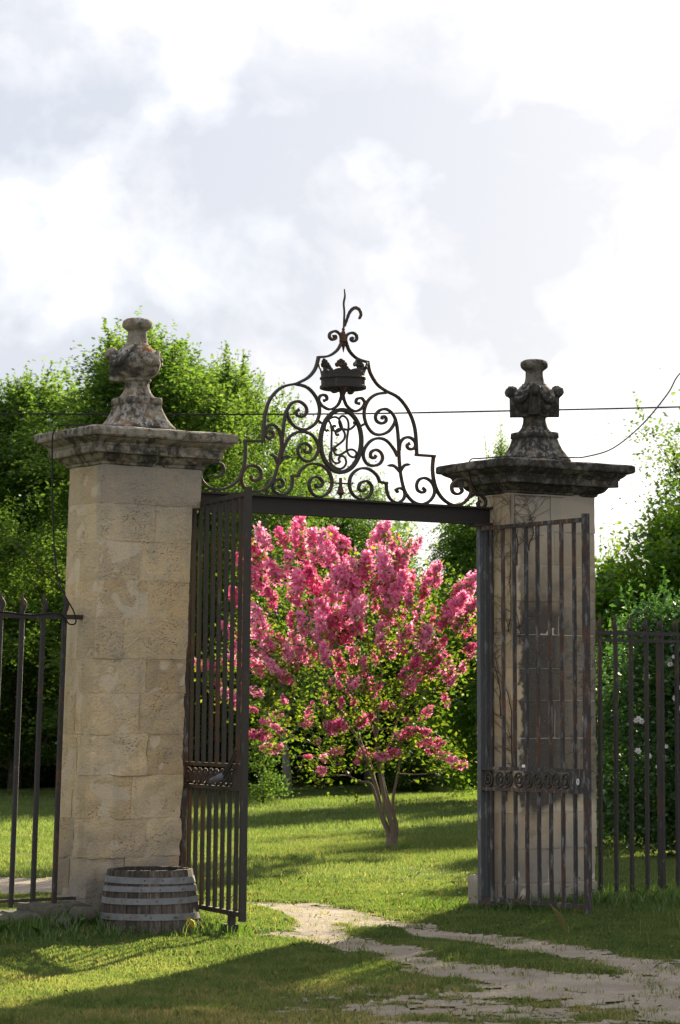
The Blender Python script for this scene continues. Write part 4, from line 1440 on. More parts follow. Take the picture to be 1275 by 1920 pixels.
def leaf_quads(cen, size, rg, up=0.5, aspect=0.55, dirs=None, droop=0.0):
    n = len(cen)
    nrm = rand_unit(n, rg)
    nrm[:, 2] = np.abs(nrm[:, 2]) + up
    nrm /= np.linalg.norm(nrm, axis=1, keepdims=True)
    d = rand_unit(n, rg) if dirs is None else dirs + 0.5 * rand_unit(n, rg)
    d[:, 2] -= droop
    d -= nrm * np.sum(d * nrm, 1, keepdims=True)
    d /= np.linalg.norm(d, axis=1, keepdims=True) + 1e-9
    s = np.cross(nrm, d)
    L = size * rg.uniform(0.65, 1.3, n)
    W = L * aspect
    L = L[:, None] * 0.5
    W = W[:, None] * 0.5
    bend = nrm * L * 0.25
    P = np.stack([cen - d * L - bend, cen + s * W - d * L * 0.15, cen + d * L - bend, cen - s * W - d * L * 0.15], 1)
    return P


def tree_meshes(name, seed, H, Rr, base, nclump, per, lsize, mat, bark, sig=0.30, shoots=0, compound=False, lobes=0.30, trunk_r=0.014, prof_pow=0.55, hang=0.0, aspect=0.55, gaps=0.0):
    rg = np.random.default_rng(seed)
    r_ = random.Random(seed)
    ph = rg.uniform(0, 6.28, 6)
    t = rg.uniform(0, 1, nclump * 2)
    th = rg.uniform(0, 2 * np.pi, nclump * 2)
    prof = np.sin(np.pi * np.clip(t, 0, 1) ** 0.80 * 0.97 + 0.03) ** prof_pow
    lob = 1 + lobes * (np.sin(2 * th + ph[0] + 5 * t) * 0.5 + np.sin(3 * th + ph[1] - 9 * t) * 0.5) + lobes * 0.6 * np.sin(13 * t + ph[2] + 2 * th)
    rad = Rr * prof * lob * rg.uniform(0, 1, nclump * 2) ** 0.42
    z = base + (H - base) * t
    cen = np.stack([rad * np.cos(th), rad * np.sin(th), z], 1)
    if gaps > 0:
        keep = (np.sin(cen[:, 0] * 2.6 / max(Rr, .5) * 2 + ph[3]) + np.sin(cen[:, 1] * 3.1 / max(Rr, .5) * 2 + ph[4]) + np.sin(cen[:, 2] * 2.3 + ph[5] + cen[:, 0])) > (-2.2 + gaps * 2)
        cen = cen[keep]
    cen = cen[:nclump]
    ncl = len(cen)
    # trunk and limbs
    mb_ = MB()
    tp = [Vector((0, 0, -0.1))]
    k_ = 9
    for i in range(1, k_ + 1):
        f = i / k_
        tp.append(Vector((r_.uniform(-1, 1) * 0.04 * Rr * f, r_.uniform(-1, 1) * 0.04 * Rr * f, H * 0.86 * f)))
    mb_.tube(tp, [trunk_r * H * (1.25 if i == 0 else 1.0) * (1 - 0.88 * i / k_) for i in range(k_ + 1)], 8)
    order = rg.permutation(ncl)[:min(ncl, 70)]
    for j in order:
        c = Vector(cen[j])
        rr = math.hypot(c.x, c.y)
        zs = max(base * 0.6, min(H * 0.8, c.z - rr * r_.uniform(0.5, 1.0)))
        f = zs / (H * 0.86) * k_
        i0 = min(k_ - 1, max(0, int(f)))
        s0 = tp[i0].lerp(tp[i0 + 1], min(1, max(0, f - i0)))
        mid = s0.lerp(c, 0.5) + Vector((r_.uniform(-.1, .1), r_.uniform(-.1, .1), -0.10 * rr))
        tr = trunk_r * H * 0.30 * (1 - 0.7 * zs / H)
        mb_.tube(catmull([tuple(s0), tuple(mid), tuple(c)], 3), [tr, tr * .85, tr * .7, tr * .55, tr * .45, tr * .32, tr * .2], 5)
    trunk_me = mb_.mesh(name + '_trunk', bark, True)
    # leaves
    cnt = np.maximum(4, rg.lognormal(np.log(per), 0.35, ncl).astype(int))
    Ps = []
    tn = []
    if not compound:
        ci = np.repeat(np.arange(ncl), cnt)
        sg = sig * rg.uniform(0.6, 1.4, ncl)
        off = rg.normal(size=(len(ci), 3)) * sg[ci][:, None] * np.array([1, 1, 0.75])
        pos = cen[ci] + off
        Ps.append(leaf_quads(pos, lsize, rg, 0.45, aspect, droop=hang))
        ct = rg.uniform(0, 1, ncl)
        tn.append(np.clip(0.45 * ct[ci] + 0.55 * rg.uniform(0, 1, len(ci)), 0, 1))
    else:
        nc = int(cnt.sum() / 13)
        ci = rg.integers(0, ncl, nc)
        st = cen[ci] + rg.normal(size=(nc, 3)) * sig
        a = rg.uniform(0, 2 * np.pi, nc)
        outw = st[:, :2] / (np.linalg.norm(st[:, :2], axis=1, keepdims=True) + 0.2)
        dx = np.cos(a) + outw[:, 0] * 1.2
        dy = np.sin(a) + outw[:, 1] * 1.2
        dn = np.hypot(dx, dy) + 1e-6
        dx /= dn
        dy /= dn
        Lr = rg.uniform(0.35, 0.6, nc)
        for q in range(13):
            f = (q // 2 + 1) / 7.0
            sd = 0 if q == 12 else (1 if q % 2 else -1)
            c = st + np.stack([dx * Lr * f, dy * Lr * f, Lr * (0.25 * f - 0.75 * f * f)], 1)
            dirn = np.stack([dx * 0.35 - dy * sd, dy * 0.35 + dx * sd, np.full(nc, -0.45)], 1)
            dirn /= np.linalg.norm(dirn, axis=1, keepdims=True)
            ll = lsize * (1.25 - 0.6 * abs(f - 0.5))
            c = c + dirn * ll * 0.5
            nrm = np.stack([np.zeros(nc), np.zeros(nc), np.ones(nc)], 1) + 0.35 * rg.normal(size=(nc, 3))
            s = np.cross(nrm, dirn)
            s /= np.linalg.norm(s, axis=1, keepdims=True) + 1e-9
            W = ll * 0.17
            Ps.append(np.stack([c - dirn * ll * .5, c + s * W, c + dirn * ll * .5, c - s * W], 1))
            tn.append(np.clip(rg.uniform(0, 1, nc) * 0.7 + 0.3 * np.sin(ci * 1.7) ** 2, 0, 1))
    if shoots:
        top = np.argsort(-(cen[:, 2] + 0.9 * np.hypot(cen[:, 0], cen[:, 1])))[:int(ncl * 0.45)]
        pick = rg.choice(top, shoots)
        for j in pick:
            n = r_.randint(18, 34)
            Ls = r_.uniform(0.35, 1.0)
            outv = cen[j] * np.array([1, 1, 0])
            outv = outv / (np.linalg.norm(outv) + .3) * r_.uniform(0, 0.5)
            f = np.linspace(0, 1, n)
            c = cen[j] + np.outer(f * Ls, np.array([outv[0] + r_.uniform(-.15, .15), outv[1] + r_.uniform(-.15, .15), 1.0]))
            c = c + rg.normal(size=(n, 3)) * 0.045 * (1.2 - f)[:, None]
            Ps.append(leaf_quads(c, lsize * 0.9, rg, 0.2, aspect))
            tn.append(np.clip(0.45 + 0.5 * rg.uniform(0, 1, n), 0, 1))
    P = np.concatenate(Ps)
    T = np.concatenate(tn)
    return trunk_me, poly_mesh(name + '_crown', P, T, mat)


def plant_tree(name, meshes, px, py_or_none, Y, scale, rz, label, group=None, xyz=None, sz=None, cat='tree', bark=None):
    if xyz is None:
        x = (px - 637.5) / F * Y
        xyz = (x, Y, 0)
    o = empty(name, xyz, rz)
    o.scale = (scale, scale, sz or scale)
    tag(o, label, cat, group)
    t = link('trunk', meshes[0], o)
    if bark:
        t.data = meshes[0].copy()
        t.data.materials[0] = bark
    link('crown', meshes[1], o)
    return o


TA = tree_meshes('bright_tree', 4, 9.5, 2.15, 0.9, 300, 270, 0.10, M['leaf_a'], M['bark'], sig=0.225, shoots=420, lobes=0.42, aspect=0.5, gaps=0.22, prof_pow=0.5)
TB = tree_meshes('wood_tree', 9, 7.5, 2.3, 1.3, 260, 210, 0.10, M['leaf_b'], M['bark_dark'], sig=0.30, shoots=70, lobes=0.32, gaps=0.15)
TC = tree_meshes('walnut', 15, 6.4, 1.6, 0.8, 190, 330, 0.125, M['leaf_c'], M['bark'], sig=0.28, compound=True, lobes=0.25)
TE = tree_meshes('maple', 52, 5.0, 1.75, 0.7, 150, 170, 0.125, M['leaf_c'], M['bark_dark'], sig=0.27, shoots=60, lobes=0.42, gaps=0.2, aspect=0.6, hang=0.4)
TD = tree_meshes('airy_tree', 22, 7.5, 1.9, 1.6, 130, 120, 0.085, M['leaf_a'], M['bark_pale'], sig=0.26, shoots=90, lobes=0.45, gaps=0.35)


def hgt(py, Y): return CAMZ + (1343 - py) * Y / F


def ptree(name, T, H0, px, top, Y, rz, label, wide=1.0, group='trees beyond the lawn', bark=None):
    h = hgt(top, Y)
    s = h / H0
    o = plant_tree(name, T, px, None, Y, s, rz, label, group, bark=bark)
    o.scale = (s * wide, s * wide, s)
    return o


# the big bright trees behind the pale pillar
ptree('broadleaf_tree', TA, 10.0, 255, 618, 54, 0.4, 'tall bright green tree with upright shoots directly behind the orange-lichened urn', 1.42)
ptree('broadleaf_tree', TA, 10.0, 30, 690, 57, 2.1, 'darker bushy green tree at the left edge behind the railing', 1.15)
ptree('broadleaf_tree', TA, 10.0, 425, 672, 57, 3.7, 'yellow-green tree rising just left of the iron scrollwork', 1.0)
ptree('broadleaf_tree', TA, 10.0, -190, 640, 56, 5.0, 'tall tree beyond the left edge', 1.15)
# trees behind the crape myrtle
ptree('birch_tree', TD, 7.9, 541, 765, 52.5, 1.0, 'airy tree with a pale leaning trunk seen through the scrollwork', 0.85, bark=M['bark_pale']).rotation_euler = (0.0, -0.13, 1.0)
ptree('broadleaf_tree', TB, 7.7, 600, 935, 58, 0.3, 'dark green tree behind the left half of the pink tree', 1.05)
ptree('broadleaf_tree', TD, 7.9, 690, 895, 60, 3.0, 'thin airy tree showing under the middle of the beam', 0.9)
ptree('broadleaf_tree', TB, 7.7, 740, 1085, 60, 4.1, 'low dark tree behind the right half of the pink tree', 1.0)
ptree('walnut_tree', TC, 6.6, 900, 960, 50, 0.8, 'feathery walnut tree left of the darker pillar under the beam', 0.80)
ptree('broadleaf_tree', TD, 7.9, 935, 812, 55, 1.1, 'slender tree whose top shows over the darker cornice beside its urn', 0.42)
ptree('broadleaf_tree', TB, 7.7, 480, 1010, 63, 2.2, 'dark tree in the wood behind the edge-on gate leaf', 1.2)
ptree('broadleaf_tree', TB, 7.7, 330, 900, 66, 1.2, 'dark tree hidden behind the pale pillar', 1.2)
ptree('broadleaf_tree', TB, 7.7, 130, 930, 66, 5.2, 'dark tree in the wood behind the left railing', 1.2)
ptree('broadleaf_tree', TB, 7.7, -40, 960, 62, 0.2, 'dark tree in the wood at the left edge', 1.2)
ptree('broadleaf_tree', TB, 7.7, 660, 1090, 66, 5.5, 'dark tree deep in the wood behind the pink tree', 1.3)
ptree('broadleaf_tree', TB, 7.7, 835, 1130, 64, 2.9, 'dark tree in the wood left of the darker pillar', 1.2)
ptree('broadleaf_tree', TB, 7.7, 985, 1110, 66, 3.3, 'dark tree hidden behind the darker pillar', 1.2)
# right side
ptree('broadleaf_tree', TE, 5.3, 1268, 940, 45, 1.9, 'green tree above the white-flowered shrub at the right edge', 0.92)
ptree('broadleaf_tree', TC, 6.6, 1375, 880, 50, 4.0, 'feathery tree at the right edge behind the railing', 1.0)
ptree('tall_tree', TD, 7.9, 1400, 640, 52, 2.2, 'tall thin tree reaching in at the right edge above the slack cable', 1.0)
ptree('broadleaf_tree', TE, 5.3, 1130, 1050, 52, 0.9, 'small tree just right of the darker pillar above the railing', 0.42)
ptree('broadleaf_tree', TB, 7.7, 1250, 1150, 62, 2.7, 'dark tree in the wood behind the right railing', 1.3)
ptree('broadleaf_tree', TB, 7.7, 1480, 1000, 50, 3.9, 'dark tree beyond the right edge', 1.2)


# trees standing out of the frame on the right, whose shade lies over the near right of the lawn
for i, (x, y, s, T, rz) in enumerate(((7.6, 31.0, 1.15, TB, 0.4), (10.4, 30.6, 1.2, TB, 2.9), (13.8, 32.0, 1.25, TB, 4.4), (10.3, 34.5, 1.3, TB, 1.6))):
    o = plant_tree('broadleaf_tree', T, 0, None, 0, s, rz, ('first', 'second', 'last', 'rearmost')[i] + ' tall tree in the row standing beyond the right edge', 'row of trees beyond the right edge', xyz=(x, y, 0))

# the deep wood far behind, one mass
rgw = np.random.default_rng(77)
nW = 90000
wx = rgw.uniform(-45, 45, nW)
wy = rgw.uniform(70, 84, nW)
topw = 4.3 + 0.7 * np.sin(wx * 0.9) + 0.5 * np.sin(wx * 2.3 + 1) + 0.3 * np.sin(wx * 5.1)
wz = topw * rgw.uniform(0, 1, nW) ** 0.8
wood = link('woodland', poly_mesh('woodland', leaf_quads(np.stack([wx, wy, wz], 1), 0.34, rgw, 0.3, 0.6), np.clip(rgw.uniform(0, 0.7, nW), 0, 1), M['leaf_b']))
tag(wood, 'dark woodland filling the distance behind the trees', None, kind='stuff')

# understorey
SH = tree_meshes('bush', 31, 2.0, 1.25, 0.05, 80, 210, 0.085, M['leaf_b'], M['bark_dark'], sig=0.20, lobes=0.3, trunk_r=0.015, prof_pow=0.4)
for i, (px, top, Y, rz, wide, lab) in enumerate((
    (350, 1390, 58, 0.3, 1.4, 'dark bush under the trees behind the pale pillar'), (430, 1400, 60, 1.9, 1.4, 'dark bush at the lawn edge seen through the edge-on gate leaf'),
    (620, 1395, 61, 4.2, 1.5, 'dark bush at the lawn edge left of the pink tree trunk'), (700, 1400, 62, 2.2, 1.5, 'dark bush at the lawn edge straight behind the pink tree trunk'),
    (775, 1405, 57, 0.9, 1.3, 'leafy bush at the lawn edge right of the pink tree trunk'), (880, 1435, 59, 3.3, 1.6, 'low dark bush at the lawn edge beside the darker pillar'), (930, 1400, 62, 5.1, 1.6, 'dark bush hidden behind the darker pillar'),
    (180, 1380, 60, 5.9, 1.5, 'dark bush hidden behind the pale pillar'), (90, 1395, 60, 2.8, 1.5, 'dark bush at the lawn edge behind the left railing'), (10, 1390, 59, 1.4, 1.5, 'dark bush at the lawn edge at the far left'), (-90, 1390, 59, 3.4, 1.5, 'dark bush beyond the left edge'),
    (520, 1410, 63, 0.0, 1.5, 'dark bush behind the pale leaning trunk'), (1010, 1390, 60, 0.7, 1.6, 'dark bush behind the rusty gate leaf'), (1100, 1400, 58, 4.4, 1.5, 'dark bush behind the right edge of the darker pillar'))):
    ptree('bush', SH, 2.1, px, top, Y, rz, lab, wide, 'bushes along the lawn edge')
SP = tree_meshes('sapling', 35, 1.3, 0.42, 0.15, 26, 60, 0.07, M['leaf_a'], M['bark'], sig=0.12, compound=False, lobes=0.3, trunk_r=0.016)
ptree('sapling', SP, 1.4, 494, 1385, 48.5, 0.4, 'light green sapling on the lawn beside the edge-on gate leaf', 0.95, None)

# shrubs with white flowers on the right
SW = tree_meshes('flowering_shrub', 44, 2.9, 1.0, 0.12, 120, 190, 0.085, M['leaf_s'], M['bark_dark'], sig=0.19, shoots=60, lobes=0.28, trunk_r=0.010, prof_pow=0.38, aspect=0.5)
shr = []
for (px, top, Y, rz, wide, lab) in ((1272, 1135, 30.5, 0.5, 1.0, 'dense dark shrub with scattered white flowers behind the right railing'), (1172, 1225, 33.5, 2.5, 0.92, 'lower leafy shrub beside the darker pillar behind the railing'), (1400, 1120, 31.5, 4.1, 1.15, 'dense shrub beyond the right edge of the railing')):
    shr.append(ptree('flowering_shrub', SW, 3.1, px, top, Y, rz, lab, wide, 'shrubs behind the right railing'))
    shr[-1]['category'] = 'shrub'


def blossom_white():
    mb_ = MB()
    rr = random.Random(1)
    for k_ in range(6):
        a = 2 * math.pi * k_ / 6
        d = Vector((math.cos(a), math.sin(a), 0))
        s = Vector((-math.sin(a), math.cos(a), 0))
        z = Vector((0, 0, 1))
        p = [d * 0.006, d * 0.03 + s * 0.020 + z * 0.018, d * 0.052 + z * (0.016 + rr.uniform(-.006, .006)), d * 0.03 - s * 0.020 + z * 0.020]
        mb_.add(p, [(0, 1, 2), (0, 2, 3)])
        p = [d * 0.004 + z * 0.006, d * 0.016 + s * 0.016 + z * 0.034, d * 0.028 + z * 0.04, d * 0.016 - s * 0.016 + z * 0.034]
        mb_.add(p, [(0, 1, 2), (0, 2, 3)])
    return mb_.mesh('white_flower', M['petal_w'])


wf = blossom_white()
sh0 = shr[0]
for i, (px, py, s) in enumerate(((1212, 1267, 1.15), (1257, 1246, 1.0), (1197, 1349, 1.1), (1203, 1353, 1.0), (1193, 1351, .9), (1196, 1409, 1.15), (1217, 1418, .95), (1266, 1309, 1.0), (1273, 1290, .9), (1274, 1328, .9), (1235, 1452, .8), (1237, 1461, .8), (1263, 1232, .7), (1232, 1438, .6), (1250, 1400, .7))):
    p = at(px, py, 30.5 - 0.93 - 0.02 * (i % 3))
    o = link('white_flower', wf, sh0)
    q = p - Vector(sh0.location)
    rzs = -sh0.rotation_euler.z
    q = Vector((q.x * math.cos(rzs) - q.y * math.sin(rzs), q.x * math.sin(rzs) + q.y * math.cos(rzs), q.z))
    o.location = (q.x / sh0.scale[0], q.y / sh0.scale[1], q.z / sh0.scale[2])
    r_ = random.Random(i)
    fwd = Vector((r_.uniform(-.5, .5), -1, r_.uniform(-0.1, .6)))
    fwd.rotate(__import__('mathutils').Euler((0, 0, rzs)))
    o.rotation_euler = fwd.to_track_quat('Z', 'Y').to_euler()
    o.scale = (s * 0.78,) * 3

# ------------------------------------------------------------------ crape myrtle
MY = 32.2
mx0 = ground_at(734, 1592)
mroot = empty('crape_myrtle', (mx0[0], mx0[1], ground_z(*mx0)))
tag(mroot, 'pink flowering crape myrtle with several bare leaning stems on the lawn', 'flowering tree')
MB0 = Vector(mroot.location)


def my(px, py, dy=0.0):
    return at(px, py, mx0[1] + dy) - MB0


stems = [([(736, 1597), (731, 1565), (716, 1530), (706, 1480), (690, 1430), (674, 1385), (664, 1330), (658, 1270)], 0.0, 0.060),
         ([(737, 1595), (736, 1555), (724, 1510), (712, 1450), (706, 1400), (709, 1330), (716, 1260)], -0.1, 0.056),
         ([(739, 1592), (741, 1550), (737, 1500), (744, 1460), (750, 1425), (754, 1395), (770, 1340), (800, 1290)], 0.15, 0.034),
         ([(733, 1590), (722, 1545), (706, 1500), (695, 1470), (672, 1464), (650, 1450), (634, 1428), (600, 1400), (560, 1388)], -0.25, 0.032),
         ([(740, 1588), (744, 1548), (728, 1500), (716, 1440), (735, 1380), (760, 1310), (790, 1240), (815, 1180)], 0.4, 0.036),
         ([(706, 1480), (690, 1420), (650, 1350), (610, 1290), (570, 1230), (540, 1160)], 0.25, 0.030),
         ([(690, 1430), (660, 1370), (620, 1340), (560, 1320), (500, 1330)], -0.4, 0.022),
         ([(706, 1400), (700, 1300), (690, 1200), (680, 1100), (660, 1040)], -0.15, 0.030),
         ([(762, 1360), (790, 1362), (820, 1378), (848, 1408), (866, 1430)], -0.3, 0.012)]
nodes = []
mb = MB()
for si, (pts, dy, r0) in enumerate(stems):
    n = len(pts)
    P = [my(p[0], p[1], dy * (i / (n - 1)) * 2.0 if si < 5 else dy) for i, p in enumerate(pts)]
    P = [Vector(p) for p in catmull([tuple(p) for p in P], 4)]
    rad = [max(0.006, 0.68 * r0 * (1 - 0.78 * i / (len(P) - 1))) * (1.25 if i < 2 and si < 5 else 1) for i in range(len(P))]
    mb.tube(P, rad, 8)
    for p, q in zip(P, rad):
        nodes.append((p, q))
mb.lathe([(0.115, -0.05, 2), (0.082, 0.03, 2), (0.066, 0.10, 2), (0.052, 0.17, 2), (0.03, 0.24, 2)], 14, fn=lambda p: p * (1 + 0.15 * mnoise.noise(p * 9)) + Vector((0, 0, 0)))
mb.build('trunk', M['bark_myrtle'], mroot, True)

BL = [(325, 90, 50), (140, 150, 45), (110, 220, 55), (235, 150, 40), (330, 210, 50), (400, 190, 55), (300, 130, 40), (440, 160, 35), (130, 290, 60), (110, 360, 50), (200, 330, 55), (270, 280, 45), (310, 400, 60), (180, 435, 35), (380, 350, 60),
      (440, 240, 40), (500, 190, 60), (550, 230, 50), (480, 250, 50), (530, 340, 60), (580, 300, 40), (650, 290, 55), (650, 330, 45), (600, 420, 60), (540, 450, 60), (470, 420, 50), (620, 500, 45), (560, 500, 60), (450, 540, 55), (520, 590, 60), (420, 600, 50),
      (480, 640, 60), (410, 660, 35), (560, 640, 40), (610, 590, 50), (340, 580, 40), (280, 560, 25), (385, 500, 30), (120, 540, 50), (110, 600, 50), (130, 650, 40), (170, 610, 20), (240, 670, 35), (300, 660, 50), (330, 720, 40), (270, 720, 40), (380, 730, 30),
      (175, 680, 30), (150, 720, 40), (90, 720, 30), (190, 790, 35), (110, 790, 45), (310, 795, 20), (240, 840, 40), (160, 800, 30), (445, 720, 35), (460, 770, 30), (530, 780, 40), (530, 830, 30), (590, 740, 30), (615, 715, 15), (640, 775, 25), (640, 825, 30),
      (290, 880, 15), (370, 775, 18), (100, 920, 35), (90, 1010, 20), (245, 965, 25), (215, 1035, 25), (150, 1070, 25), (120, 1140, 40), (160, 1140, 25), (200, 1095, 25), (230, 1120, 25), (180, 1200, 40), (340, 1085, 18), (390, 985, 14), (450, 940, 20),
      (480, 870, 20), (445, 970, 20), (520, 885, 20), (580, 890, 35), (600, 880, 25), (530, 975, 25), (595, 975, 25), (690, 890, 30), (660, 900, 25), (720, 890, 20), (690, 940, 20), (500, 1090, 45), (460, 1080, 25), (550, 1095, 25), (470, 1130, 15), (640, 1060, 40),
      (620, 1080, 30), (680, 1040, 30), (750, 990, 30), (790, 1000, 20), (700, 1100, 15), (520, 1215, 30), (490, 1220, 25), (445, 1250, 30), (435, 1315, 35), (365, 1245, 18), (415, 1165, 20), (640, 1230, 35), (610, 1270, 20), (700, 1240, 35), (730, 1245, 30),
      (790, 1225, 35), (820, 1225, 20), (720, 130, 40), (750, 130, 40), (690, 180, 40), (740, 190, 30), (780, 210, 30), (745, 280, 50), (800, 270, 45), (850, 250, 30), (870, 200, 30), (910, 190, 30), (830, 310, 40), (720, 380, 50), (760, 380, 50), (700, 410, 30),
      (820, 410, 60), (870, 390, 50), (790, 430, 40), (760, 460, 30), (700, 490, 25), (870, 470, 30), (925, 515, 30), (960, 380, 40), (990, 330, 40), (1010, 360, 30), (940, 430, 30), (750, 520, 40), (770, 560, 40), (830, 550, 30), (720, 600, 25), (750, 600, 30),
      (720, 655, 25), (790, 685, 25), (735, 710, 20), (850, 650, 50), (830, 690, 30), (850, 720, 20), (900, 590, 35), (920, 630, 40), (950, 650, 50), (980, 690, 40), (1000, 720, 35), (985, 570, 20), (1040, 570, 35), (1060, 520, 45), (1110, 490, 50), (1150, 420, 50),
      (1170, 380, 45), (1110, 410, 30), (1180, 500, 40), (1140, 540, 45), (1110, 600, 20), (1170, 620, 30), (1040, 670, 30), (1180, 700, 30), (1180, 740, 20), (1135, 800, 25), (1000, 780, 40), (950, 800, 30), (1030, 750, 30), (1000, 830, 30), (1070, 830, 35),
      (1080, 870, 30), (870, 860, 25), (910, 860, 35), (880, 890, 35), (840, 925, 15), (900, 770, 40), (840, 830, 30), (860, 1060, 20), (870, 1120, 35), (900, 1110, 25), (950, 1120, 25), (810, 1140, 30), (840, 1150, 25), (930, 1180, 20), (980, 1170, 30),
      (1020, 1180, 25), (990, 1215, 25), (1040, 1240, 30), (1080, 1260, 25), (1130, 1285, 35), (1100, 1290, 20), (1060, 1230, 15)]
BLp = [(440 + .3765 * x, 950 + .3765 * y, r * .3765) for x, y, r in BL] + [(375, 1245, 12), (400, 1250, 11), (420, 1245, 12), (440, 1238, 13), (425, 1300, 12), (412, 1285, 11), (440, 1320, 13), (447, 1050, 14), (440, 1120, 14), (425, 1180, 12)]
# panicle meshes
pan = []
for v in range(6):
    rg = np.random.default_rng(70 + v)
    n = 230
    t = rg.uniform(0, 1, n) ** 0.9
    a = rg.uniform(0, 2 * np.pi, n)
    rr = (0.62 * np.sin(np.pi * (0.12 + 0.80 * t)) ** 0.8) * np.sqrt(rg.uniform(0.25, 1, n)) * (1 + 0.25 * np.sin(3 * a + v))
    pos = np.stack([rr * np.cos(a), rr * np.sin(a), t * 2.0 - 1.0], 1)
    # florets gather in little knots
    kn = rand_unit(26, rg) * rg.uniform(0.5, 1.0, (26, 1)) * np.array([0.62, 0.62, 1.05])
    kn[:, :2] *= (0.62 - 0.42 * kn[:, 2:3]).clip(0.2, 1.15)
    pos[:180] = kn[rg.integers(0, 26, 180)] + rg.normal(size=(180, 3)) * 0.085
    Ps, tn = [], []
    for q in range(3):
        Ps.append(leaf_quads(pos + rg.normal(size=pos.shape) * 0.05, 0.215, rg, 0.0, 0.85))
        tn.append(np.clip(0.15 + 0.7 * rg.uniform(0, 1, n), 0, 1))
    P = np.concatenate(Ps)
    pan.append(poly_mesh('blossom', P, np.concatenate(tn), M['petal']))
rg = np.random.default_rng(99)
r_ = random.Random(8)
ccx, ccy = 655.0, 1230.0
twigs = MB()
cl_pos = []
for i, (px, py, rpx) in enumerate(BLp):
    ex, ey = (px - ccx) / 265.0, (py - ccy) / 285.0
    q = max(0.0, 1 - ex * ex - ey * ey)
    depth = -1.5 * math.sqrt(q) * r_.uniform(-0.1, 1.0) + r_.uniform(-0.15, 0.15)
    if py > 1380: depth = r_.uniform(-0.7, 0.0)
    p = my(px, py, depth)
    o = link('blossom', pan[i % 6], mroot)
    o.location = p
    rad = rpx * mx0[1] / F * (1.27 if py < 1200 else 1.18)
    s = rad * r_.uniform(0.95, 1.2)
    o.scale = (s, s, s * 1.15)
    outv = Vector((ex, -0.5, -ey + 0.7))
    outv += Vector((r_.uniform(-.4, .4), r_.uniform(-.4, .4), r_.uniform(-.2, .4)))
    if py > 1330: outv.z *= 0.3
    o.rotation_euler = outv.to_track_quat('Z', 'Y').to_euler()
    cl_pos.append((p, rad))
# blossoms round the back of the crown
for i in range(60):
    th = r_.uniform(0, 2 * math.pi)
    rr = math.sqrt(r_.uniform(0, 1)) * 0.92
    ex, ey = rr * math.cos(th), rr * math.sin(th)
    if ey > 0.55: continue
    p = my(ccx + ex * 255, ccy + ey * 270, 1.5 * math.sqrt(max(0, 1 - rr * rr)) * r_.uniform(0.5, 1.0) + 0.1)
    o = link('blossom', pan[i % 6], mroot)
    o.location = p
    rad = r_.uniform(0.08, 0.13)
    o.scale = (rad, rad, rad * 1.2)
    o.rotation_euler = (r_.uniform(-.6, .6), r_.uniform(-.6, .6), r_.uniform(0, 6))
    cl_pos.append((p, rad))
# each blossom is carried by a twig grown from the nearest lower limb
leafc = []
for p, rad in sorted(cl_pos, key=lambda c: c[0].z):
    best, bd = None, 1e9
    for nd, q in nodes:
        d = (nd - p).length + (0.8 if nd.z > p.z - 0.05 else 0) + (1.0 if nd.z < 0.7 else 0)
        if d < bd: bd, best = d, (nd, q)
    a, q = best
    mid = a.lerp(p, 0.55) + Vector((r_.uniform(-.06, .06), r_.uniform(-.06, .06), -0.10 * (p - a).length + 0.02))
    P = [Vector(c) for c in catmull([tuple(a), tuple(mid), tuple(p)], 4)]
    q0 = min(0.018, max(0.006, q * 0.7))
    twigs.tube(P, [q0 * (1 - 0.65 * k_ / (len(P) - 1)) for k_ in range(len(P))], 5)
    for k_, c in enumerate(P[1:]):
        nodes.append((c, q0 * (1 - 0.65 * (k_ + 1) / (len(P) - 1))))
        if k_ > 1: leafc.append((c, 0.10))
    dn = (p - mid).normalized()
    leafc.append((p - dn * rad * 1.1, 0.11))
    leafc.append((p - dn * rad * 0.3, 0.12))
tw = twigs.build('twigs', M['bark_myrtle'], mroot, True)
tw['kind'] = 'stuff'
cen = []
for c, s in leafc:
    k_ = 11 if s > 0.105 else 4
    cen.append(np.array(c)[None, :] + rg.normal(size=(k_, 3)) * s)
# leafy sprays without flowers low in the crown
for (px, py, k_, s) in ((600, 1465, 60, .10), (585, 1440, 60, .10), (560, 1400, 40, .1), (780, 1440, 50, .11), (520, 1345, 50, .11), (510, 1300, 60, .12), (560, 1310, 60, .12), (790, 1370, 60, .13), (760, 1350, 60, .13), (730, 1300, 80, .14), (680, 1290, 60, .13), (830, 1340, 60, .12), (650, 1500, 25, .06), (670, 1495, 25, .06),
                        (780, 1300, 70, .14), (700, 1200, 80, .14), (620, 1200, 60, .14), (800, 1260, 70, .14), (840, 1250, 50, .12), (480, 1260, 60, .13), (540, 1260, 60, .13), (650, 1150, 60, .13), (870, 1420, 20, .06), (495, 1370, 30, .09), (575, 1350, 50, .11), (700, 1340, 50, .12)):
    cen.append(np.array(my(px, py, r_.uniform(-0.9, 0.4)))[None, :] + rg.normal(size=(int(k_ * 0.55), 3)) * s)
cen = np.concatenate(cen)
lm = poly_mesh('leaves', leaf_quads(cen, 0.062, rg, 0.4, 0.6), np.clip(rg.beta(2, 2.2, len(cen)), 0, 1), M['leaf_m'])
lo = link('leaves', lm, mroot)
lo['kind'] = 'stuff'

# ------------------------------------------------------------------ grass
rg = np.random.default_rng(5)


